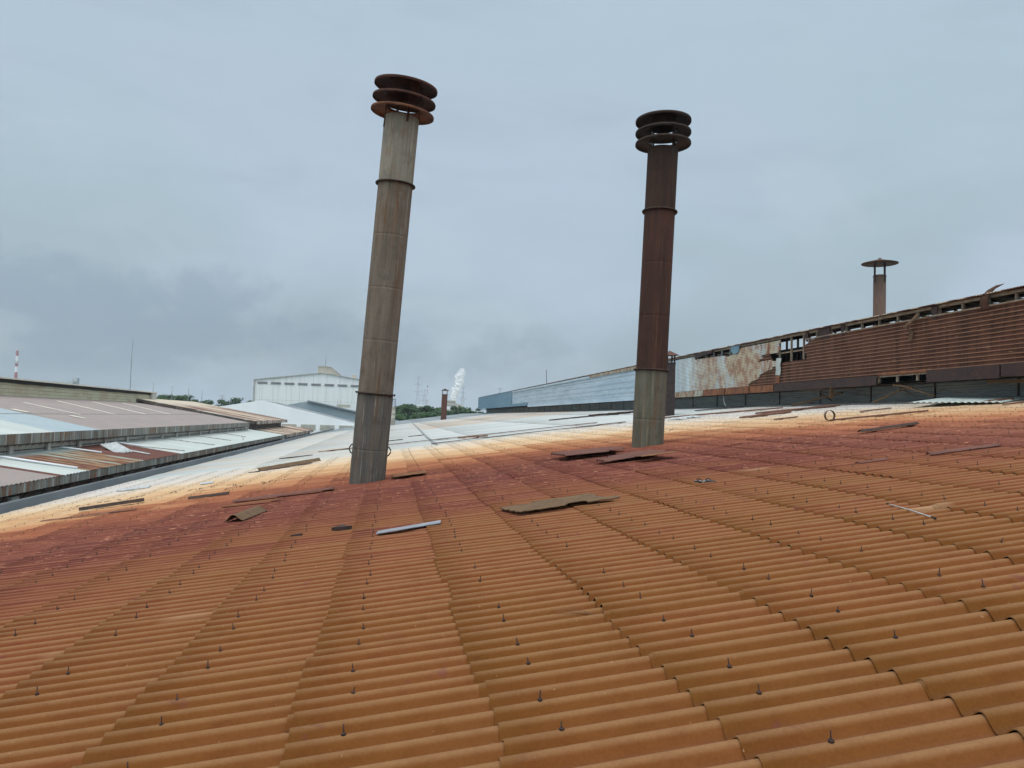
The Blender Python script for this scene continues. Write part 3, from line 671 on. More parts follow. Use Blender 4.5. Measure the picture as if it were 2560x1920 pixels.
# ------------------------------------------------------------------ chimneys
def W2(x, y, Y):
    q = MW @ _ray(x, y); return Vector((q[0], q[1], q[2])) * (Y / q[1]) + Vector((0, 0, ZC))
def chimney(label, base, top, r, heights, mats, hoodmats, hood_tilt, sink=.5, rise=1.0, raise_=.0):
    ax = (top - base).normalized(); q = ax.to_track_quat('Z', 'Y'); L = (top - base).length
    xl = q.inverted() @ Vector((1, 0, 0)); q = q @ Quaternion((0, 0, 1), math.atan2(xl.y, xl.x))
    t = thing('chimney', label, 'chimney', base, 'tall steel chimneys rising through the roof'); t.rotation_mode = 'QUATERNION'; t.rotation_quaternion = q
    hs = [-sink] + [h * L for h in heights] + [L]
    for i in range(len(hs) - 1):
        b = MB(); r0 = r * (1.02 if i == 0 else 1.0)
        pr = [(r0, hs[i]), (r0, hs[i] + .05)]
        n = max(1, int((hs[i + 1] - hs[i]) / 1.15))
        for k in range(1, n):
            z = hs[i] + (hs[i + 1] - hs[i]) * k / n
            pr += [(r0, z - .05), (r0, z - .006), (r0 - .003, z), (r0, z + .006), (r0, z + .05)]
        pr += [(r0, hs[i + 1] - .05), (r0, hs[i + 1] - .001)]
        b.lathe(pr, 64)
        b.box(-.006 - r0 * .15, .006 - r0 * .15, -r0 * .9925, -r0 * .982, hs[i] + .02, hs[i + 1] - .02)
        if i == len(hs) - 2: b.lathe([(r0, hs[i + 1]), (r0 - .012, hs[i + 1]), (r0 - .012, hs[i + 1] - 1.0)], 64); b.lathe([(r0 - .012, hs[i + 1] - 1.0), (0, hs[i + 1] - 1.0)], 64)
        b.build('pipe_section', mats[i], t)
        if i:
            f_ = MB(); z = hs[i]; f_.lathe([(r - .01, z - .012), (r + .062, z - .016), (r + .066, z), (r + .062, z + .014), (r - .01, z + .016)], 64)
            for k in range(10):
                a_ = 2 * math.pi * k / 10; f_.box(*[v for c in (math.cos(a_) * (r + .035), math.sin(a_) * (r + .035)) for v in (c - .012, c + .012)], z - .04, z - .017)
            f_.build('flange_ring', M_rim, t)
    hood = bpy.data.objects.new('rain_hood', None)
    h = MB()
    for k in range(4):
        a_ = math.radians(20 + 90 * k); x, y = math.cos(a_) * (r + .005), math.sin(a_) * (r + .005)
        d = Vector((-math.sin(a_), math.cos(a_), 0))
        h.bar((x, y, -.30), (x, y, .86), .06, .012, upv=(math.cos(a_), math.sin(a_), 0))
    hob = h.build('hood_posts', hoodmats[3], t, loc=(0, 0, L)); hob.rotation_euler = hood_tilt
    R = r * 1.83
    for k, zz in enumerate((.17 + raise_, .47 + raise_ * .6)):
        b = MB(); b.lathe([(r * .95, zz + (.10 + .05 * k) * rise), (r * 1.15, zz + .065 * rise), (R * .8, zz + .02), (R - .006, zz - .015), (R, zz - .03), (R, zz - .075), (R - .008, zz - .075), (R - .010, zz - .035), (R * .8, zz + .004), (r * 1.15, zz + .048 * rise), (r * .95, zz + (.10 + .05 * k) * rise - .018)], 72, close=True)
        b.build('louvre_ring', hoodmats[k], hob)
    b = MB(); b.lathe([(0.001, .93), (r * .9, .87), (R - .006, .785), (R, .77), (R, .715), (R - .008, .715), (R - .010, .765), (r * .9, .845), (.001, .90)], 72, close=True); b.lathe([(r * .86, .86), (r * .80, .54)], 40)
    b.build('cap_disc', hoodmats[2], hob)
    return t
c1 = chimney('tall leaning grey brown steel chimney with an orange brown lower hood ring, left of two', W2(917, 1211, 18.72), W2(1004.5, 297, 18.35), .412, (.248, .818), (M_st_bot, M_st_mid, M_st_top), (M_hood1b, M_hood1, M_hood1, M_hood1), (math.radians(3.5), math.radians(2.5), 0))
c2 = chimney('tall dark red brown rusted chimney with a greenish grey bottom section', W2(1618, 1125, 18.95), W2(1657.5, 375, 18.95), .392, (.262, .79), (M_r_bot, M_r_mid, M_r_top), (M_hood2, M_hood2, M_hood2, M_hood2), (math.radians(.5), math.radians(-2.5), 0), rise=.35, raise_=.03)
for sx in (-1, 1):
    b = MB(); rr = .412
    b.tube([(sx * (rr - .01), -.05, .94), (sx * (rr + .03), -.05, .92), (sx * (rr + .075), -.05, .85), (sx * (rr + .075), -.05, .81), (sx * (rr + .03), -.05, .73), (sx * (rr - .01), -.05, .71)], .015, 8)
    b.build('lifting_lug', M_dark, c1)

def square_vent(label, x, y, w, h, mat, matcap, lean=0.0, capw=1.55):
    z0 = x * TA; t = thing('square_vent', label, 'vent', (x, y, z0), 'square vent stacks on the roof', rot=(0, lean, .0))
    b = MB(); b.box(-w / 2, w / 2, -w / 2, w / 2, -.4, h * .80); b.box(-w * .54, w * .54, -w * .54, w * .54, h * .79, h * .815); b.build('duct', mat, t)
    b = MB()
    for i in (-1, 1):
        for j in (-1, 1): b.box(i * w * .42 - .03, i * w * .42 + .03, j * w * .42 - .03, j * w * .42 + .03, h * .81, h * .93)
    b.build('cap_legs', M_dark, t)
    b = MB(); c = w * capw / 2; z1, z2 = h * .925, h
    b.add([(-c, -c, z1), (c, -c, z1), (c, c, z1), (-c, c, z1), (0, 0, z2)], [(0, 1, 4), (1, 2, 4), (2, 3, 4), (3, 0, 4), (3, 2, 1, 0)]); b.build('pyramid_cap', matcap, t)
    return t
square_vent('slim rusty square vent with pyramid cap, far off beside the white steam', 7.95, 116, .80, 4.7, M_vent, M_ventd, lean=.02)
square_vent('dark square vent with reddish pyramid cap, half hidden behind the red brown chimney', 13.30, 35.6, .44, 3.15, M_ventd, M_vent, lean=.0, capw=1.7)
t = thing('round_vent_pipe', 'dusty brown round pipe with a wide flat conical cap behind the rusted monitor', 'vent', (19.55, 28.5, 2.87))
L1 = 8.1 - 3.0
b = MB(); b.lathe([(.24, -.6), (.24, 4.98), (.235, 4.98), (.235, 4.0), (0, 4.0)], 32); b.lathe([(.24, 4.9), (.252, 4.91), (.252, 4.96), (.24, 4.97)], 32); b.build('pipe', M_mush, t)
b = MB()
for k in range(4):
    a_ = math.radians(15 + 90 * k); b.bar((.26 * math.cos(a_), .26 * math.sin(a_), 4.68), (.26 * math.cos(a_), .26 * math.sin(a_), 5.52), .05, .03)
b.build('cap_legs', M_dark, t)
b = MB(); b.lathe([(.001, 5.70), (.06, 5.69), (.07, 5.64), (.70, 5.47), (.70, 5.455), (.001, 5.50)], 40); b.build('cone_cap', M_mush, t)
t = thing('concrete_tank', 'beige cylindrical tank with a railing on top, just right of the leaning chimney', 'tank', (.25, 119, .03))
b = MB(); b.lathe([(.55, -.5), (.55, 1.1), (.565, 1.12), (.55, 1.14), (.55, 1.85), (.565, 1.87), (.55, 1.89), (.55, 2.75), (.58, 2.76), (.58, 2.84), (0, 2.84)], 32); b.build('drum', M_tank, t)
b = MB()
for k in range(6):
    a_ = math.pi * k / 3 + .3; b.tube([(.55 * math.cos(a_), .55 * math.sin(a_), 2.8), (.55 * math.cos(a_), .55 * math.sin(a_), 4.0)], .025, 6)
b.lathe([(.53, 3.97), (.57, 3.97), (.57, 4.02), (.53, 4.02)], 24, close=True); b.build('railing', M_dark, t)
t = thing('lamp_pole', 'thin dark pole with a small pointed lamp head behind the tank', 'pole', (-.05, 124, 0))
b = MB(); b.tube([(0, 0, -.5), (0, 0, 5.6)], .05, 8); b.build('mast', M_dark, t)
b = MB(); b.lathe([(.02, 6.9), (.28, 6.2), (.28, 5.7), (.05, 5.5)], 12); b.build('lamp_head', M_dark, t)

# ------------------------------------------------------------------ loose things on the roof
def rz(x): return x * TA
def loose(name, label, cat, x, y, lx, ly, rot, mat, pitch=P0, depth=.04, lift=.05, tilt=(0, 0), nu=12, mask=None, du=.002, th=.008, group=None, shape='sin'):
    o = wavy(name, mat, None, (-lx / 2, -ly / 2, 0), (1, 0, 0), (0, 1, 0), (0, 0, 1), lx, ly, pitch, depth, nu=nu, mask=mask, thick=th, du=du, shape=shape)
    o.location = (x, y, rz(x) + lift); o.rotation_euler = (tilt[0], -SL + tilt[1], rot)
    return tag(o, label, cat, group)
def notch(uc, wc):
    hole = ((uc - .92) / .16) ** 2 + (wc / .10) ** 2 < 1
    corner = (uc < .10 - wc * .2) | ((uc > 1.30 + wc * .1) & (wc > .12 + (1.5 - uc) * .9)) | ((wc > .70) & (uc < .5))
    return ~(hole | corner)
loose('loose_sheet', 'large olive brown loose sheet with a half round bite in its near edge', 'roof sheet', 2.33, 10.45, 1.52, .82, .06, M_scrap, depth=.014, lift=.055, tilt=(-.03, 0), nu=40, mask=notch, th=.014)
loose('loose_sheet', 'pinkish brown corrugated sheet slid out of place left of the right chimney', 'roof sheet', 4.75, 18.15, 1.65, 1.5, .10, M_scrapp, lift=.10, tilt=(-.03, .03), mask=lambda u, w: ~((u > 1.1) & (w < .35)) & ~((u < .15) & (w > 1.1)))
loose('loose_sheet', 'dark pink brown sheet with its near edge lifted, in front of the right chimney', 'roof sheet', 5.0, 15.75, 1.35, .95, .02, M_scrapp, lift=.085, tilt=(-.02, -.02), mask=lambda u, w: ~((u < .3) & (w > .6)))
loose('loose_sheet', 'tan sheet offcut resting on the darker sheet in front of the right chimney', 'roof sheet', 5.36, 15.0, .78, .42, .02, M_scrapo, depth=.012, lift=.125, tilt=(-.05, 0))
loose('loose_sheet', 'orange brown sheet leaning against the right foot of the leaning chimney', 'roof sheet', .50, 18.55, .80, .75, .03, M_scrapo, lift=.06, tilt=(-.05, .0))
loose('loose_sheet', 'orange brown narrow sheet left of the leaning chimney foot', 'roof sheet', -2.2, 17.35, 2.1, .42, .06, M_scrapp, lift=.05, tilt=(-.05, .0), depth=.03)
loose('loose_sheet', 'long thin ochre strip with a dark shadow gap, left of the leaning chimney foot', 'roof sheet', -2.75, 16.5, 1.15, .17, .02, M_scrapo, depth=.012, lift=.045, tilt=(-.05, 0))
loose('sheet_offcut', 'short dark olive single wave offcut standing across the ribs in the dark band', 'roof sheet', -2.42, 14.15, 1.2, .34, math.pi / 2 - .18, M_scrap, pitch=.35, depth=.11, lift=.03, tilt=(-SL, SL - .02), th=.010)
loose('sheet_offcut', 'curled brown sheet roll at the cream edge left of the leaning chimney', 'roof sheet', -3.7, 30.4, 2.5, .22, .55, M_scrap, pitch=.35, depth=.10, lift=.04)
loose('sheet_offcut', 'long thin grey brown strip beside the curled roll', 'roof sheet', -3.9, 29.5, 2.4, .14, .5, M_scrapd, pitch=.3, depth=.02, lift=.03)
loose('sheet_offcut', 'black brown folded strip at the far left, curled at one end', 'roof sheet', -6.75, 20.6, 1.45, .15, .32, M_scrapd, pitch=.15, depth=.07, lift=.05)
loose('sheet_offcut', 'small black brown folded strip between the far left strip and the chimney', 'roof sheet', -4.28, 19.75, .95, .12, .05, M_scrapd, pitch=.2, depth=.05, lift=.04)
loose('sheet_offcut', 'very long thin brown sliver below the far left strip', 'roof sheet', -6.6, 18.7, 2.0, .07, .05, M_batten, pitch=.2, depth=.02, lift=.03)
loose('sheet_offcut', 'dark warped strip lying right of the right chimney below the coil', 'roof sheet', 10.6, 15.1, 1.5, .16, .12, M_scrapd, pitch=.16, depth=.04, lift=.05, group=None)
loose('sheet_offcut', 'brown sheet end raised between ribs at the right edge of the roof', 'roof sheet', 8.6, 10.48, 1.2, .13, .0, M_scrapp, pitch=.13, depth=.03, lift=.02)
loose('sheet_offcut', 'short brown raised strip in the middle of the right slope', 'roof sheet', 7.1, 10.5, .50, .12, .03, M_scrapp, pitch=.11, depth=.015, lift=.035)
loose('sheet_offcut', 'pale corrugated offcut with scalloped edge on the cream band at far left', 'roof sheet', -8.3, 27.3, 1.0, .30, .1, M_palesc, pitch=.1, depth=.05, lift=.03)
loose('sheet_offcut', 'small pale offcut on the cream band left of the curled roll', 'roof sheet', -5.6, 25.5, .38, .30, .1, M_palesc, pitch=.15, depth=.04, lift=.03)
loose('loose_sheet', 'large pale grey flattened sheet lying against the foot of the monitor at right', 'roof sheet', 16.35, 19.6, 1.9, 2.6, .35, M_white, lift=.10, depth=.03, tilt=(.0, .02))
loose('loose_sheet', 'white torn sheet just right of the right chimney, near the dark vent', 'roof sheet', 12.1, 30.3, 1.2, 1.0, .2, M_palesc, lift=.05, depth=.03, mask=lambda u, w: (np.sin(u * 9 + w * 4) + w * 1.3 > -.1))
def slab(name, label, cat, pts, th, mat, lift=.03, group=None):
    b = MB(); n = len(pts)
    lo = [(x, y, rz(x) + lift) for x, y in pts]; hi = [(x, y, rz(x) + lift + th) for x, y in pts]
    b.add(lo + hi, [tuple(reversed(range(n))), tuple(range(n, 2 * n))] + [(i, (i + 1) % n, (i + 1) % n + n, i + n) for i in range(n)])
    return tag(b.build(name, mat), label, cat, group)
def rag(x0, y0, x1, y1, w, n=9):
    A = []; B = []
    for i in range(n + 1):
        t = i / n; x = x0 + (x1 - x0) * t; y = y0 + (y1 - y0) * t; ww = w * random.uniform(.35, 1) * (1 - abs(2 * t - 1) ** 4 * .8)
        A.append((x, y - ww / 2)); B.append((x, y + ww / 2))
    return A + B[::-1]
slab('metal_strip', 'straight silver grey zinc strip lying in front of the leaning chimney', 'metal strip', [(-.12, 9.93), (.70, 10.12), (.72, 10.36), (-.10, 10.15)], .010, M_silver, .03)
slab('shard', 'small black triangular shard left of the silver strip', 'shard', [(-.74, 10.98), (-.46, 10.90), (-.55, 11.02), (-.60, 11.22)], .05, M_scrapd, .0)
slab('shard', 'tiny black shard farther left of the triangular one', 'shard', [(-1.28, 10.9), (-1.12, 10.92), (-1.2, 11.0)], .03, M_scrapd, .0)
slab('rust_sheet_scrap', 'ragged red brown scrap strip in the middle of the cream area', 'scrap', rag(12.2, 25.6, 14.0, 25.4, .7), .05, M_batten, .03)
slab('rust_sheet_scrap', 'long curved red brown scrap strip reaching towards the foot of the monitor', 'scrap', rag(13.6, 27.2, 16.2, 25.9, .9), .05, M_batten, .03)
slab('rust_sheet_scrap', 'long brown batten behind the red brown scraps, right of the dark vent', 'scrap', rag(11.6, 33.2, 15.6, 28.9, .35), .05, M_batten, .03)
slab('rust_sheet_scrap', 'dark flat scrap near the wall foot just right of the dark vent', 'scrap', rag(15.0, 36.5, 16.6, 34.5, .8), .04, M_fdark, .03)
slab('rust_sheet_scrap', 'dark ragged scrap heap on the white roof left of the right chimney', 'scrap', rag(12.6, 48, 14.6, 45, 1.8), .10, M_scrapd, .03)
slab('rust_sheet_scrap', 'thin dark scrap line on the white roof, left of the scrap heap', 'scrap', rag(10.2, 49, 13.0, 47, .8), .06, M_scrapd, .03)
slab('rust_sheet_scrap', 'small brown fragment on the pale area left of the coil', 'scrap', rag(11.9, 22.6, 12.6, 22.4, .25), .03, M_batten, .03)
slab('rust_sheet_scrap', 'small orange stained scrap between the two brown cover strips', 'scrap', rag(3.3, 37.6, 4.6, 36.2, .7), .04, M_scrapo, .03)
slab('rust_sheet_scrap', 'thin brown scrap on the pale area right of the coil tail', 'scrap', rag(15.4, 17.4, 16.2, 17.2, .2), .03, M_batten, .03)
slab('rust_sheet_scrap', 'brown sliver right of the coil, above its tail', 'scrap', rag(14.0, 21.3, 14.9, 21.1, .25), .03, M_batten, .03)
slab('rust_sheet_scrap', 'little pile of red brown flakes against the monitor foot at far right', 'scrap', rag(15.9, 18.6, 16.6, 18.4, .3), .08, M_batten, .03)
for xx, yy, l_, w_, lb in ((-3.2, 41.5, 1.6, .7, 'dark torn hole edge flap low on the white roof left of the leaning chimney'), (-5.2, 38.5, 1.6, .5, 'dark torn flap farthest left on the white roof'), (2.3, 39.5, .8, .5, 'small dark flap beside the seam on the white roof'), (-.4, 46, 1.2, .6, 'small dark flap right of the leaning chimney, on the white roof'), (1.2, 50, 1.0, .7, 'small dark flap above the brown cover strips')):
    slab('torn_flap', lb, 'scrap', rag(xx, yy, xx + l_, yy - .3, w_), .03, M_scrapd, .02)
# coil of sheet steel with its long tail
t = thing('steel_coil', 'curled steel strip forming a ring with a ragged tail, on the cream sheets', 'metal coil', (11.85, 19.4, rz(11.85)))
b = MB(); n = 26; vs = []; fs = []
for i in range(n + 1):
    a_ = math.radians(-80 + 345 * i / n); R = .145
    x, z = R * math.cos(a_), .165 + R * math.sin(a_)
    vs += [(x - .04, -.11, z), (x + .04, .11, z), (x * .95 - .04, -.11, .165 + R * .94 * math.sin(a_)), (x * .95 + .04, .11, .165 + R * .94 * math.sin(a_))]
    if i:
        p, c = 4 * (i - 1), 4 * i; fs += [(p, c, c + 1, p + 1), (p + 2, p + 3, c + 3, c + 2), (p, p + 2, c + 2, c), (p + 1, c + 1, c + 3, p + 3)]
b.add(vs, fs, True); b.build('ring', M_scrap, t)
b = MB(); P_ = rag(0, 0, 2.25, -.95, .16, 12); m = len(P_)
b.add([(x, y, x * TA + .02) for x, y in P_] + [(x, y, x * TA + .06) for x, y in P_], [tuple(reversed(range(m))), tuple(range(m, 2 * m))] + [(i, (i + 1) % m, (i + 1) % m + m, i + m) for i in range(m)]); b.build('tail_strip', M_batten, t)
t = thing('striped_stick', 'thin pale pink stick with dark ends lying across the ribs at right', 'stick', (5.06, 6.88, rz(5.06) + .012))
b = MB(); b.tube([(-.105, -.45, -.01), (0, 0, .004), (.10, .45, .008)], .0055, 8); b.build('rod', M_palesc, t)
b = MB(); b.tube([(-.125, -.53, -.012), (-.105, -.45, -.01)], .010, 8); b.build('end_cap', M_scrapd, t)
b = MB(); b.tube([(.10, .45, .008), (.112, .50, .01)], .011, 8); b.build('end_cap', M_scrapd, t)
for i, (xx, yy, rr_, lb) in enumerate(((4.56, 10.80, .5, 'dark worn sandal at left of a pair on the orange sheets'), (4.66, 10.72, .35, 'worn sandal at right of a pair on the orange sheets'))):
    t = thing('sandal', lb, 'sandal', (xx, yy, rz(xx) + .012), 'pair of sandals', rot=(0, -SL, rr_))
    b = MB(); pl = [(.045 * math.cos(a) * (1.0 if math.sin(a) > 0 else .85), .12 * math.sin(a)) for a in np.linspace(0, 2 * math.pi, 18, endpoint=False)]
    b.prism(pl, 'z', 0, .022); b.build('sole', M_rub, t)
    b = MB(); b.tube([(-.04, .01, .02), (-.02, .05, .05), (0, .075, .028), (.02, .05, .05), (.04, .01, .02)], .007, 6); b.build('strap', M_scrapd, t)
for xx, yy, rr_, lb in ((2.9, 3.15, .6, 'single dry pale leaf on the closest sheets at lower right'), (-.95, 4.6, 1.3, 'single dry pale leaf on the ochre sheets below the leaning chimney'), (-4.0, 6.8, .1, 'single dry leaf on the ochre sheets at far left')):
    b = MB(); n = 7; vs = []; fs = []
    for i in range(n + 1):
        s_ = i / n; w_ = .011 * math.sin(math.pi * min(1, s_ * .98 + .01)); zz = .012 * math.sin(math.pi * s_)
        vs += [(s_ * .075, -w_, zz + w_ * .4), (s_ * .075, 0, zz), (s_ * .075, w_, zz + w_ * .4)]
        if i: k = 3 * i; fs += [(k - 3, k, k + 1, k - 2), (k - 2, k + 1, k + 2, k - 1)]
    b.add(vs, fs, True); o = b.build('dry_leaf', M_palesc); o.location = (xx, yy, rz(xx) + .004 + float(prof(yy))); o.rotation_euler = (0, 0, rr_); tag(o, lb, 'leaf')

# ------------------------------------------------------------------ gutter and the neighbouring factory at left
b = MB(); b.box(-11.15, -11.10, 5, 190, -1.98, -1.43); b.box(-11.099, -10.3, 5, 190, -1.98, -1.93); b.bar((-11.16, 5, -1.42), (-11.16, 190, -1.42), .06, .02)
gt = b.build('valley_gutter', M_gutter, fac)
lb_ = thing('neighbour_factory', 'low factory at left with stepped mauve roof, striped fascias and a cream louvred lantern', 'factory')
Y0L, Y1L = 6.0, 86.0
def slope_sheet(name, mat, par, xe, ze, xt, sl, y0, y1, pitch=.3, depth=.03, skew=0.0):
    a_ = math.atan(sl); ln = (xe - xt) / math.cos(a_)
    return wavy(name, mat, par, (xe, y0, ze), (-math.cos(a_), skew, math.sin(a_)), (0, 1, 0), (0, 0, 1), ln, y1 - y0, pitch, depth, nu=2, seg=5)
for y0, y1, m_, lb in ((Y0L, 29.3, M_mauve, None), (29.32, 29.95, M_darkr, None), (29.97, 32.1, M_pale, 'pale green white sheets'), (32.12, 38.9, M_mixr, 'patchy rusted sheets'), (38.92, 45.6, M_darkr, 'dark red rusted sheets'), (45.62, 88.0, M_pale, 'pale green white sheets')):
    o = slope_sheet('lower_roof_sheeting', m_, lb_, -11.45, -.985, -15.3, .145, y0, y1)
    if lb: o['label'] = lb
for y0, y1, m_, lb in ((Y0L, 36.9, M_pale, 'pale sheets'), (36.92, 42.2, M_bluew, 'blue white streaked sheets'), (42.22, 84.3, M_mauve, 'mauve grey sheets')):
    o = slope_sheet('upper_roof_sheeting', m_, lb_, -14.6, .325, -27.0, .1465, y0, y1, depth=.02, skew=.56)
    if lb: o['label'] = lb
b = MB()
for ys_, ye_, xa, xb in ((54.2, 51.4, -23.5, -19.0), (62.9, 58.0, -24.9, -19.1), (71, 65.2, -25.3, -19.2), (79.1, 72.3, -25.5, -19.3)):
    for x_a, x_b in ((xa, xb),):
        za, zb = .325 + (-14.6 - x_a) * .1465 + .03, .325 + (-14.6 - x_b) * .1465 + .03
        b = MB(); b.bar((x_a, ys_, za), (x_b, ye_, zb), .14, .02); b.build('pale_seam', M_cream, lb_)
pass
b = MB(); b.bar((-19.2, 37, 1.035), (-19.2, 84.2, 1.035), .05, .02); b.build('lap_line', M_conc, lb_)
b = MB()
for x_, y_ in ((-20.6, 46.0), (-18.6, 48.6)):
    z_ = .325 + (-14.6 - x_) * .1465 + .03; b.hexa([(x_, y_, z_ + .0), (x_ + 1.0, y_ - .3, z_ - .147), (x_ + 1.0, y_ + .1, z_ - .147), (x_, y_ + .6, z_), (x_, y_, z_ + .02), (x_ + 1.0, y_ - .3, z_ - .127), (x_ + 1.0, y_ + .1, z_ - .127), (x_, y_ + .6, z_ + .02)])
b.build('pale_patch', M_cream, lb_)
def fascia(par, x, ztop, zbot, y0, y1, mat=M_fascia, pitch=.24):
    o = wavy('fascia_sheeting', mat, par, (x, y0, zbot), (0, 0, 1), (0, 1, 0), (1, 0, 0), ztop - zbot, y1 - y0, pitch, .03, nu=1, seg=6); return o
fascia(lb_, -11.5, -.965, -1.30, Y0L, 88.0)
fascia(lb_, -14.55, .345, -.06, Y0L, 84.3)
b = MB(); b.box(-11.9, -11.8, Y0L, 88, -11, -1.08); b.build('outer_wall', M_rubble, lb_)
b = MB(); b.tube([(-11.62, Y0L, -1.34), (-11.62, 88, -1.34)], .03, 6)
for i in range(55): b.bar((-11.62, 12 + 1.4 * i, -1.34), (-11.8, 12 + 1.4 * i, -1.62), .03)
b.build('fascia_bracket', M_dark, lb_)
for yy in (26.5, 31.0, 35.5, 41, 48, 57):
    b = MB(); b.box(-11.78, -11.66, yy, yy + .5, -1.7, -1.42); b.build('wall_block', random.choice([M_conc, M_rubble, M_palesc]), lb_)
b = MB(); b.box(-15.25, -14.96, Y0L, 86, -.60, .20); cw = b.build('clerestory_wall', M_conc, lb_)
for i in range(22):
    b = MB(); b.box(-14.95, -14.82, 12.6 + 3.45 * i, 12.9 + 3.45 * i, -.50, .05); b.build('pier', M_conc, cw)
b = MB(); b.box(-14.955, -14.90, Y0L, 86, -.38, -.35); b.build('ledge', M_dark, lb_)
b = MB(); b.tube([(-14.62, Y0L, -.10), (-14.62, 84.3, -.10)], .025, 6)
for i in range(120):
    y_ = 12 + .6 * i; b.bar((-14.64, y_, -.09), (-14.93, y_ + .05, -.20), .02)
b.build('eave_bracket', M_stone, lb_)
def lrz(x): return -.985 + (-11.45 - x) * .145
for pp, m_ in ((((-15.0, 31.5), (-14.2, 31.8), (-11.8, 31.95)), M_whitep), (((-15.05, 38.2), (-14.8, 38.6), (-13.35, 38.95)), M_whitep), (((-15.05, 45.0), (-14.8, 45.5), (-13.3, 45.8)), M_whitep), (((-13.3, 45.8), (-11.7, 47.2)), M_conc), (((-15.0, 54), (-11.8, 55.5)), M_conc), (((-15.0, 62), (-12.2, 63)), M_conc), (((-15.0, 71), (-12.6, 71.5)), M_conc), (((-13.0, 72), (-12.0, 67)), M_conc)):
    b = MB(); b.tube([(x, y, lrz(x) + .075) for x, y in pp], .045 if m_ is M_whitep else .03, 8)
    if m_ is M_whitep: b.tube([(pp[0][0], pp[0][1], lrz(pp[0][0]) + .07), (-15.08, pp[0][1] - .1, -.05)], .045, 8)
    b.build('drain_pipe', m_, lb_)
# lantern on its ridge
lan = MB(); lan.box(-27.2, -26.6, Y0L, 92.4, 1.75, 3.02); ln = lan.build('lantern_louvres', M_lant, lb_)
b = MB(); b.box(-26.59, -26.35, 91.4, 92.9, 1.85, 3.25); b.box(-27.2, -26.59, 92.41, 92.9, 1.85, 3.05); b.build('lantern_end_post', M_conc, ln)
b = MB(); n = 60
pl = [(Y0L, 3.25)] + [(Y0L + (91.3 - Y0L) * i / n, 2.985 + random.uniform(-.02, .03)) for i in range(n + 1)] + [(91.3, 3.25)]
b.prism(pl, 'x', -26.58, -26.50); b.build('black_gap_board', M_black, ln)
b = MB(); b.box(-30.5, -26.28, Y0L, 92.9, 3.252, 3.36); b.build('lantern_roof', M_cream, ln)
b = MB(); b.bar((-26.5, Y0L, 1.99), (-26.5, 91, 1.99), .12, .06); b.build('lantern_base_flashing', M_black, ln)
b = MB(); b.box(-40, -27.3, Y0L, 86, -11, 1.7); b.box(-27.2, -15.3, 85.6, 85.9, -11, .3); b.build('rear_block', M_conc, lb_)
t = wavy('bent_sheet', M_palesc, None, (-.6, -.45, 0), (1, 0, 0), (0, 1, 0), (0, 0, 1), 1.25, .9, .2, .05, nu=4, thick=.01, du=.004)
t.location = (-13.5, 41.3, lrz(-13.5) + .16); t.rotation_euler = (.1, .35, -.5); tag(t, 'bent white corrugated sheet lying on the dark rusted part of the neighbour roof', 'roof sheet')
t = wavy('bent_sheet', M_palesc, None, (-.6, -.12, 0), (1, 0, 0), (0, 1, 0), (0, 0, 1), 1.3, .24, .2, .03, nu=3, thick=.01, du=.01)
t.location = (-12.75, 42.2, lrz(-12.75) + .06); t.rotation_euler = (0, .145, -.25); tag(t, 'narrow white sheet strip beside the bent white sheet on the neighbour roof', 'roof sheet')

# rusty striped building beyond it
rb = thing('striped_roof_building', 'smaller building with brown and cream striped rusty roofs beyond the mauve roof', 'building')
slope_sheet('upper_roof', M_strip, rb, -14.35, .46, -26.9, .168, 87.0, 112.5, pitch=.9, depth=.06)
slope_sheet('lower_roof', M_strip, rb, -11.55, -1.02, -15.2, .15, 90.5, 121.5, pitch=.9, depth=.05)
M_fstrip = dull('white_black_striped_eave', (.42, .38, .33), (.09, .06, .05), 1.0, stretch=(1, 3.2, .05), lo=.47, hi=.53)
fascia(rb, -14.30, .48, .12, 87.0, 112.5, M_fstrip, .9); fascia(rb, -11.5, -.99, -1.36, 90.5, 121.5, M_fstrip, .9)
b = MB(); b.box(-15.5, -15.1, 87.2, 112.3, -.9, .36); b.box(-12.4, -12.0, 90.7, 121.3, -11, -1.1); b.build('dark_wall', M_stone, rb)
b = MB(); n = 30
pl = [(-14.4, .44)] + [(-14.4 - 12.4 * i / n, .44 + .168 * 12.4 * i / n - .30 + random.uniform(-.07, .07)) for i in range(n + 1)] + [(-26.8, .44 + 2.083)]
b.prism([(x, z + .0) for x, z in pl], 'y', 86.75, 86.98); b.prism([(-11.6, -1.05), (-11.6, -1.5), (-15.2, -.9), (-15.2, -.50)], 'y', 90.2, 90.45)
b.build('blackened_gable_edge', M_stone, rb)
b = MB(); b.box(-12.0, -11.6, 88.3, 89.2, -1.9, -1.0); b.build('white_pier', M_palesc, rb)
b = MB(); b.box(-26.8, -15.6, 87.2, 112.3, -11, .30); b.box(-26.7, -12.5, 112.4, 121.2, -11, -1.3); b.build('core_block', M_stone, rb)

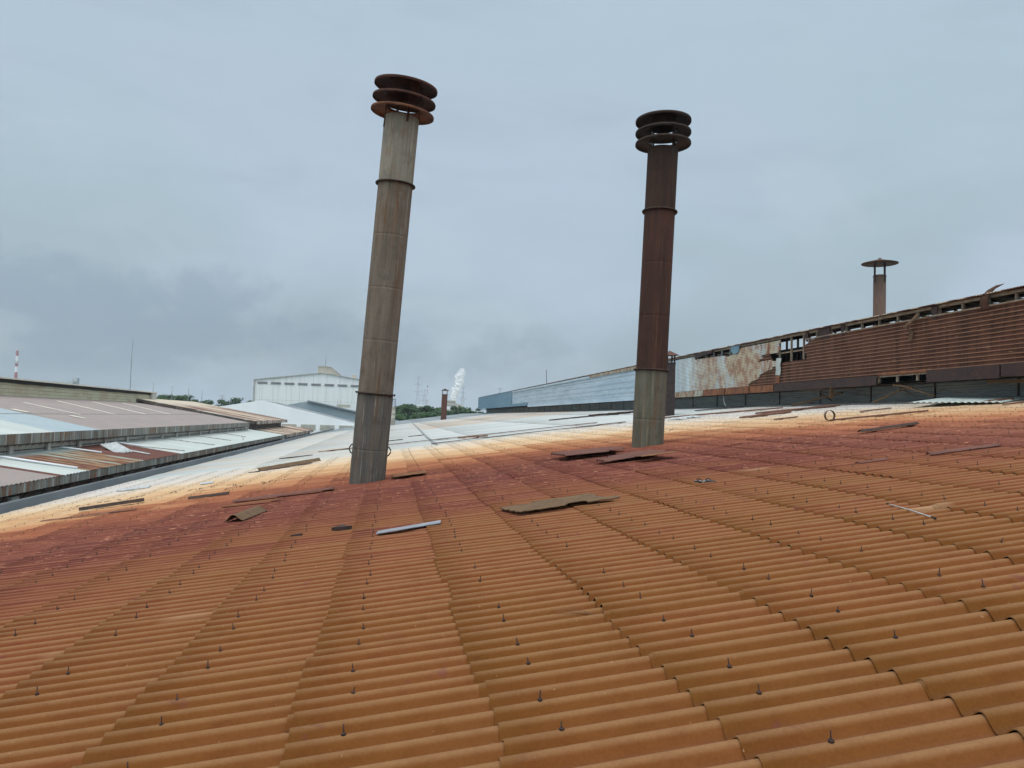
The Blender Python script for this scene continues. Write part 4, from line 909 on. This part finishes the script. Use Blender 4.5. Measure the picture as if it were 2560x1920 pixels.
# white gable hall
gh = thing('white_gable_hall', 'low bright white gable with slatted vents, in front of the tall white hall', 'building')
def gable(par, name, mat, xl, xr, xm, zl, zr, zm, y0, y1, zb=-11):
    b = MB(); b.prism([(xl, zb), (xr, zb), (xr, zr), (xm, zm), (xl, zl)], 'y', y0, y1); return b.build(name, mat, par)
gable(gh, 'front_wall', M_wbuild, -44, -4, -25.54, .3, -.95, 3.80, 160, 160.4)
gable(gh, 'roof', M_gutter, -44.1, -3.9, -25.54, .22, -1.03, 3.74, 160.42, 184)
for i in range(6):
    x0 = -17.66 - 3.75 * 2 + 3.75 * i
    if x0 > -6: continue
    f_ = MB(); f_.box(x0, x0 + 2.9, 159.93, 159.99, -1.85, -.75); v = f_.build('slatted_vent', M_cream, gh)
    s_ = MB()
    for k in range(5): s_.box(x0 + .05, x0 + 2.85, 159.86, 159.92, -1.76 + .21 * k, -1.67 + .21 * k)
    s_.build('slats', M_conc, v)
gh2 = thing('grey_roof_shed', 'shed with a grey green roof edge showing behind the low white gable', 'building')
gable(gh2, 'walls', M_bluew, -30, 2, -19.5, 2.2, -.2, 4.35, 190, 215); 
b = MB(); b.hexa([(-19.6, 189.2, 4.32), (2.3, 189.2, -.05), (2.3, 216, -.05), (-19.6, 216, 4.32), (-19.6, 189.2, 4.62), (2.3, 189.2, .25), (2.3, 216, .25), (-19.6, 216, 4.62)]); b.build('roof', M_grey, gh2)
b = MB(); b.box(-13.2, -10.0, 196, 198, 3.2, 3.9); b.bar((-13.0, 195, 3.2), (-13.0, 195, 5.2), .08); b.bar((-12.2, 195, 3.2), (-12.2, 195, 5.0), .08); b.build('roof_clutter', M_tank, gh2)
# tall white hall
bh = thing('tall_white_hall', 'tall streaked white hall with a row of narrow grey windows under its gable', 'building')
gable(bh, 'front_wall', M_bigw, -38.7, -1.5, -20.05, 10.7, 10.8, 13.25, 230, 230.4)
gable(bh, 'body', M_bigw, -38.6, -1.6, -20.05, 10.55, 10.65, 13.1, 230.42, 294)
b = MB(); b.bar((-38.95, 229.8, 10.72), (-20.05, 229.8, 13.36), .5, .16); b.bar((-20.05, 229.8, 13.36), (-1.2, 229.8, 10.82), .5, .16); b.box(-39.1, -38.72, 229.6, 230.2, 3.0, 10.75); b.build('dark_edge_trim', M_conc, bh)
for i in range(9):
    x0 = -38.0 + 3.75 * i
    f_ = MB(); f_.box(x0, x0 + 2.8, 229.9, 229.98, 9.52 - .00 * i, 10.22); w_ = f_.build('window', M_conc, bh)
    p_ = MB(); p_.box(x0 + .12, x0 + 2.68, 229.84, 229.89, 9.62, 10.12); p_.build('pane', M_glass, w_)
b = MB(); b.box(-21.3, -17.75, 231, 293, 12.6, 15.2); b.prism([(-21.6, 15.21), (-17.5, 15.21), (-19.5, 15.5)], 'y', 230.8, 293.2); b.build('ridge_lantern', M_beige, bh)
b = MB(); b.tube([(-19.3, 232, 15.2), (-19.25, 232, 18.9)], .07, 6); b.build('mast', M_pylon, bh)
b = MB(); b.box(-11.8, -10.3, 232, 236, 11.9, 13.2); b.build('roof_box', M_beige, bh)

# ------------------------------------------------------------------ antennas and far skyline
def antenna(x, y, z0, z1, lb, r=.035):
    b = MB(); b.tube([(x, y, z0 - 3), (x, y, z0 + (z1 - z0) * .5), (x + .02, y, z1)], [r, r, r * .6], 6)
    return tag(b.build('lightning_mast', M_pylon), lb, 'mast', 'thin lightning masts')
antenna(-34.6, 110, 3.6, 10.75, 'tallest thin mast rising behind the cream lantern', .05)
antenna(-43.2, 150, 1.0, 6.4, 'short thin mast just left of the lantern end', .055)
antenna(-39.9, 150, 1.0, 5.85, 'thin mast at the left of three over the trees', .055)
antenna(-37.0, 150, 1.0, 5.4, 'thin mast in the middle of three over the trees', .055)
antenna(-34.6, 150, 1.0, 5.2, 'thin mast at the right of three over the trees', .055)
# striped power station chimney
def ztop(y, Y, x=0): return float(W2(x, y, Y)[2])
t = thing('striped_factory_chimney', 'tall red and white banded chimney far off at the left edge', 'chimney', (-399, 900, -11))
bands = [(-11, 20, M_red), (20, 29.5, M_whitep), (29.5, 36, M_red), (36, 46, M_whitep), (46, 56.6, M_red)]
bz = [(-11, 35.8, M_red), (35.8, 42.0, M_whitep), (42.0, 45.8, M_red), (45.8, 53.5, M_whitep), (53.5, 59.2, M_red)]
for z0, z1, m_ in bz:
    b = MB(); f0 = lambda z: 1.95 - (z + 11) / 70 * .75
    b.lathe([(f0(z0), z0 + 11), (f0(z1), z1 + 11)], 20); b.build('band', m_, t)
for z in (45.0, 47.0, 56.8):
    b = MB(); b.lathe([(1.2, z + 11), (2.0, z + 11), (2.0, z + 11.6), (1.2, z + 11.6)], 20); b.build('gallery', M_pylon, t)
sg = thing('rooftop_sign', 'small distant rooftop sign with grey letters and a boxed C, behind the lantern', 'sign', (-240, 600, 0))
fr = [W2(130, 953, 600), W2(181, 957, 600)]; z1_ = float(W2(187, 946, 600)[2])
def text(s, size, loc, mat, par):
    cu_ = bpy.data.curves.new('letters', 'FONT'); cu_.body = s; cu_.size = size; cu_.extrude = .12
    o_ = bpy.data.objects.new('tmp', cu_); COL.objects.link(o_)
    dg = bpy.context.evaluated_depsgraph_get(); me = bpy.data.meshes.new_from_object(o_.evaluated_get(dg)); bpy.data.objects.remove(o_)
    me.materials.clear(); me.materials.append(mat); q_ = link('letters', me, par); q_.location = Vector(loc) - par.location; q_.rotation_euler = (math.pi / 2, 0, 0); return q_
text('HUNGNAC CGM PNA', 1.75, (fr[0][0], 600, fr[0][2] - 1.1), M_conc, sg)
bxl, bxr = W2(181, 950, 600), W2(193, 950, 600)
b = MB(); b.box(bxl[0] + 240, bxr[0] + 240, .2, 4, -11, bxl[2] + 1.5); b.build('sign_tower', M_bluew, sg)
b = MB(); b.box(bxl[0] + 240.5, bxl[0] + 242.6, .0, .19, bxl[2] - 1.2, bxl[2] + 1.2); b.build('sign_panel', M_whitep, sg)
text('C', 2.3, (bxl[0] + .75, 599.8, bxl[2] - .85), M_dark, sg)
# pylons
def pylon(lb, x, y, ztop_, z0=-11, w=5.0, arms=3):
    t = thing('power_pylon', lb, 'pylon', (x, y, z0), 'faint power pylons on the horizon'); H = ztop_ - z0
    b = MB(); n = 9
    for i in range(n):
        z_a, z_b = H * i / n, H * (i + 1) / n; wa, wb = w * (1 - i / n) ** 1.1 + .5, w * (1 - (i + 1) / n) ** 1.1 + .5
        for sx, sy in ((-1, -1), (1, -1), (1, 1), (-1, 1)):
            b.bar((sx * wa, sy * wa, z_a), (sx * wb, sy * wb, z_b), .30)
        for sx in (-1, 1): b.bar((sx * wa, -wa, z_a), (-sx * wb, -wb, z_b), .22); b.bar((sx * wa, wa, z_a), (-sx * wb, wb, z_b), .22)
    b.build('lattice_tower', M_pylon, t)
    for k in range(arms):
        z = H * (.97 - .15 * k); b = MB(); L_ = 5.5 + k
        for s_ in (-1, 1): b.bar((s_ * .5, 0, z), (s_ * L_, 0, z + .3), .35); b.bar((s_ * .5, 0, z + 2), (s_ * L_, 0, z + .3), .28); b.bar((s_ * L_, 0, z + .2), (s_ * L_, 0, z - 2.2), .25)
        b.build('cross_arm', M_pylon, t)
pylon('tallest pylon, left of the far vent', 51.5, 1500, 79)
p_ = W2(1062, 974, 1500); pylon('lower broad pylon beside the tallest one', p_[0], 1500, p_[2], w=7)
p_ = W2(1158, 966, 1500); pylon('pylon just right of the steam plume', p_[0], 1500, p_[2])
p_ = W2(1250, 969, 1500); pylon('pylon whose tip shows over the teal monitor end', p_[0], 1500, p_[2])
p_ = W2(556, 988, 1500); pylon('tiny pylon far behind the lone trees at left', p_[0], 1500, p_[2], w=3)
p_ = W2(1069, 961, 1300); t = thing('telecom_mast', 'slim red and white telecom mast right of the tallest pylon', 'mast', (p_[0], 1300, -11))
for i in range(8):
    b = MB(); H = (p_[2] + 11); b.lathe([(.75 - .06 * i, H * i / 8), (.69 - .06 * i, H * (i + 1) / 8)], 8); b.build('section', M_whitep if i % 2 else M_red, t)
b = MB(); b.box(-1.3, 1.3, -.8, .8, H - 5, H - 2); b.build('antenna_panels', M_pylon, t)
# factory with the steam
p_ = W2(1103, 1000, 800); q_ = W2(1165, 1020, 800); r_ = W2(1139, 1000, 800)
sf = thing('steam_factory', 'distant beige and white stepped factory block with dark window bands under the steam', 'factory', (r_[0], 800, -11))
b = MB(); b.box(p_[0] + 2 - r_[0], 0, 0, 30, 0, p_[2] + 11); b.build('tower_block', M_beige, sf)
b = MB(); b.prism([(0.05, 0), (q_[0] - r_[0], 0), (q_[0] - r_[0], q_[2] + 11), (q_[0] - r_[0] - 6, q_[2] + 14.5), (.05, p_[2] + 8)], 'y', 2, 30); b.build('side_wing', M_beige, sf)
b = MB()
b.box(p_[0] + 3 - r_[0], -.1, -.3, -.05, p_[2] + 8.6, p_[2] + 9.6); b.box(p_[0] + 3 - r_[0], -1, -.3, -.05, p_[2] + 5.0, p_[2] + 5.8); b.build('window_band', M_glass, sf)
b = MB(); b.box(p_[0] + 3 - r_[0], -1, -.35, -.05, p_[2] + 1.6, p_[2] + 4.6); b.build('white_band', M_whitep, sf)
p_ = W2(1045, 1011, 600)
t = thing('rooftop_cabin', 'small white topped cabin poking above the right tree mass', 'building', (p_[0], 600, -11))
b = MB(); b.box(-.5, 5.2, 0, 6, 0, p_[2] + 9.6); b.build('walls', M_conc, t); b = MB(); b.box(-.8, 5.5, -.4, 6.4, p_[2] + 9.62, p_[2] + 10.9); b.build('roof', M_whitep, t)
p_ = W2(1075, 1021, 260); q_ = W2(1131, 1034, 260)
t = thing('open_shed', 'dark roofed open shed with white posts among the trees behind the far vent', 'shed', (p_[0], 262, -11))
b = MB(); wd = q_[0] - p_[0]
b.prism([(-.4, p_[2] + 10.2), (wd * .45, p_[2] + 11.5), (wd + .3, p_[2] + 9.6), (wd + .3, p_[2] + 9.3), (wd * .45, p_[2] + 11.1), (-.4, p_[2] + 9.9)], 'y', -3, 6); b.build('roof', M_tar, t)
for xx in (.3, wd * .52, wd * .62, wd * .85):
    b = MB(); b.box(xx, xx + .28, -1.8, -1.5, 0, p_[2] + 9.7); b.build('post', M_whitep, t)
b = MB(); b.box(wd * .5, wd, -1.9, -1.6, p_[2] + 5.6, p_[2] + 6.1); b.build('rail', M_whitep, t)

# steam plume
def plume(lb, x, y, z0, z1, dxt, r0, r1, dens):
    t = MB(); n = 26
    for i in range(n):
        s_ = i / (n - 1); R = (r0 + (r1 - r0) * (s_ ** .9)) * random.uniform(.8, 1.15); 
        if s_ > .86: R *= 1.0 - (s_ - .86) * 4.0
        cx = x + dxt * s_ ** 1.3 + random.uniform(-1, 1) * R * .28; cz = z0 + (z1 - z0) * s_; cy = y + random.uniform(-1, 1) * R * .3
        # lumpy ball
        st, sp = 10, 16; vs = []; fs = []
        ph = [random.uniform(0, 6) for _ in range(6)]
        for a in range(st + 1):
            for c in range(sp):
                th = math.pi * a / st; f_ = 2 * math.pi * c / sp
                d = Vector((math.sin(th) * math.cos(f_), math.sin(th) * math.sin(f_), math.cos(th)))
                rr = R * (1 + .16 * math.sin(5 * d.x + ph[0] + 3 * d.z) + .14 * math.sin(6 * d.z + ph[1] + 4 * d.y) + .08 * math.sin(11 * d.x + 9 * d.z + ph[2]))
                vs.append(Vector((cx, cy, cz)) + d * rr)
        for a in range(st):
            for c in range(sp): e = (c + 1) % sp; fs.append((a * sp + c, (a + 1) * sp + c, (a + 1) * sp + e, a * sp + e))
        t.add(vs, fs, True)
    m = bpy.data.materials.new('steam'); m.use_nodes = True; N = NT(m.node_tree); N.n.clear()
    d1_ = N.add('ShaderNodeBsdfDiffuse'); d1_.inputs[0].default_value = (.86, .87, .88, 1)
    tr = N.add('ShaderNodeBsdfTranslucent'); tr.inputs[0].default_value = (.86, .87, .88, 1)
    ms = N.add('ShaderNodeMixShader'); ms.inputs[0].default_value = .4; N.l.new(d1_.outputs[0], ms.inputs[1]); N.l.new(tr.outputs[0], ms.inputs[2])
    tp = N.add('ShaderNodeBsdfTransparent'); m2 = N.add('ShaderNodeMixShader')
    zz = N.xyz(N.pos())[2]
    lw = N.add('ShaderNodeLayerWeight'); lw.inputs[0].default_value = .5; nf = N.noise(N.pos(), .35, 5, .65)
    a_ = N.m('MULTIPLY', N.ss(N.m('ADD', N.m('MULTIPLY', nf, .8), N.m('MULTIPLY', lw.outputs['Facing'], -.55)), -.15, .22), N.ss(zz, z0 + (z1 - z0) * .4, z1, dens, dens * .55))
    N.l.new(a_, m2.inputs[0]); N.l.new(tp.outputs[0], m2.inputs[1]); N.l.new(ms.outputs[0], m2.inputs[2])
    o = N.add('ShaderNodeOutputMaterial'); N.l.new(m2.outputs[0], o.inputs[0])
    o_ = t.build('steam_plume', m); md = o_.modifiers.new('join', 'REMESH'); md.mode = 'VOXEL'; md.voxel_size = .45; md.use_smooth_shade = True
    return tag(o_, lb, 'steam')
pb, pt = W2(1133, 1000, 830), W2(1157, 925, 830)
plume('white steam plume rising from the distant beige factory', pb[0], 830, pb[2] - 1, pt[2], (pt[0] - pb[0]), 2.6, 5.2, 1.0)

# ------------------------------------------------------------------ trees
def tree(lb, x, y, h, w, mat, seedn, z0=-11, cat='tree', group=None, open_=.0, n=1500, leaf=.42):
    r = random.Random(seedn); t = thing('tree', lb, cat, (x, y, z0), group)
    b = MB(); tips = []
    b.tube([(0, 0, 0), (r.uniform(-.3, .3), 0, h * .35), (r.uniform(-.5, .5), 0, h * .6)], [.35, .25, .14], 8)
    for k in range(8):
        a = r.uniform(0, 6.28); rr = w * r.uniform(.15, .42); zz = h * r.uniform(.55, .93); p = Vector((rr * math.cos(a), rr * math.sin(a), zz)); tips.append(p)
        b.tube([(0, 0, h * r.uniform(.3, .5)), (p.x * .5, p.y * .5, (h * .5 + p.z) / 2), tuple(p)], [.12, .08, .03], 5)
    b.build('trunk', M_trunk, t)
    cl = tips + [Vector((r.gauss(0, w * .24), r.gauss(0, w * .24), h * r.uniform(.5, .96))) for _ in range(10)]
    cl = [(c, w * r.uniform(.10, .20)) for c in cl]
    V = []; F = []
    for i in range(n):
        c, cr_ = r.choice(cl); d = Vector((r.gauss(0, 1), r.gauss(0, 1), r.gauss(0, 1))).normalized(); p = c + Vector((d.x * cr_ * 1.25, d.y * cr_ * 1.25, d.z * cr_ * .62)) * (r.random() ** .35)
        s = leaf * r.uniform(.6, 1.4); nx = (d + Vector((0, 0, .6)) + Vector((r.gauss(0, .5), r.gauss(0, .5), r.gauss(0, .4)))).normalized()
        u = nx.orthogonal().normalized(); v = nx.cross(u); k = len(V); an = r.uniform(0, 6.28); u2 = u * math.cos(an) + v * math.sin(an); v2 = nx.cross(u2)
        V += [p - u2 * s, p - v2 * s * .5, p + u2 * s, p + v2 * s * .5]; F.append((k, k + 1, k + 2, k + 3))
    np_mesh('crown', [tuple(v) for v in V], F, mat, t, smooth=False)
GR = 'trees in the green mass behind the far end of the roof'
i = 0
for px, py, Y, w in ((985, 1030, 236, 9), (1000, 1016, 240, 10), (1012, 1013, 250, 9), (1024, 1014, 244, 10), (1038, 1014, 252, 9), (1050, 1020, 246, 9), (1062, 1014, 250, 9), (1076, 1017, 248, 9), (1090, 1022, 244, 8), (1000, 1032, 228, 9), (1022, 1034, 226, 9), (1045, 1032, 228, 9), (1066, 1032, 227, 9), (1088, 1034, 228, 8), (1105, 1030, 238, 8)):
    p_ = W2(px, py, Y); tree('dense green tree in the mass between the tank and the far vent', p_[0], Y, p_[2] + 11 + .6, w, M_leaf if i % 2 else M_leafd, 50 + i, group=GR, n=2200, leaf=.45); i += 1
for px, py, Y, w in ((1135, 1027, 245, 8), (1147, 1018, 248, 9), (1158, 1022, 246, 7), (1170, 1028, 244, 5)):
    p_ = W2(px, py, Y); tree('dark green tree in the clump right of the far vent, under the steam factory', p_[0], Y, p_[2] + 11 + .5, w, M_leafd if i % 2 else M_leaf, 80 + i, group='trees right of the far vent', n=1800); i += 1
p_ = W2(1190, 1022, 262); tree('dark tree peeking from behind the left end of the teal cladding', p_[0], 262, p_[2] + 11.5, 7, M_leafd, 99, n=1500)
for px, py, Y, w in ((398, 988, 255, 8), (412, 986, 262, 9), (432, 985, 258, 9), (450, 986, 262, 10), (468, 989, 258, 9), (486, 994, 262, 9), (503, 999, 258, 8), (520, 1004, 262, 8), (535, 1008, 258, 7)):
    p_ = W2(px, py, Y); tree('green tree in the row behind the left roofs, below the thin masts', p_[0], Y, p_[2] + 11 + .3, w, M_leaf if i % 2 else M_leafd, 120 + i, group='tree row behind the left roofs', n=1700); i += 1
for px, py, Y, w, lb in ((556, 996, 300, 6, 'lone spindly tree between the striped roof and the white gable'), (585, 1003, 320, 6, 'small low bush like tree left of the round lone tree'), (606, 993, 300, 9, 'round lone tree at the left of the tall white hall'), (629, 1000, 330, 4, 'tiny tree touching the tall white hall')):
    p_ = W2(px, py, Y); tree(lb, p_[0], Y, p_[2] + 11 + .3, w, M_leafd, 160 + i, n=900 if w > 5 else 500); i += 1

# far low skyline: sheds and treeline on the horizon
fw = MB(); r = random.Random(5)
V = []; F = []
for i in range(9000):
    a = r.uniform(-.75, .75); d = r.uniform(1500, 2300); hh = r.uniform(-11, 2 + 5 * abs(math.sin(a * 17) * math.sin(a * 41 + 1)))
    x, y = d * math.sin(a), d * math.cos(a); s = r.uniform(3, 7); k = len(V)
    V += [(x - s, y, hh - s * .6), (x + s, y, hh - s * .6), (x + s * .7, y + 2, hh + s * .6), (x - s * .7, y + 2, hh + s * .6)]; F.append((k, k + 1, k + 2, k + 3))
tag(np_mesh('distant_woodland', V, F, M_leafd, None, smooth=False), 'low dark wooded strip along the horizon', 'woodland', kind='stuff')

# ------------------------------------------------------------------ haze
hz = MB(); hz.box(-2600, 2600, -60, 2600, -12, 95); hm = bpy.data.materials.new('haze'); hm.use_nodes = True
N = NT(hm.node_tree); N.n.clear(); pv = N.add('ShaderNodeVolumePrincipled'); pv.inputs['Density'].default_value = .00022; pv.inputs['Color'].default_value = (.80, .88, .95, 1)
pv.inputs['Anisotropy'].default_value = 0.0
oo = N.add('ShaderNodeOutputMaterial'); N.l.new(pv.outputs[0], oo.inputs['Volume'])
tag(hz.build('haze', hm), 'thin pale air haze', 'haze', kind='stuff')
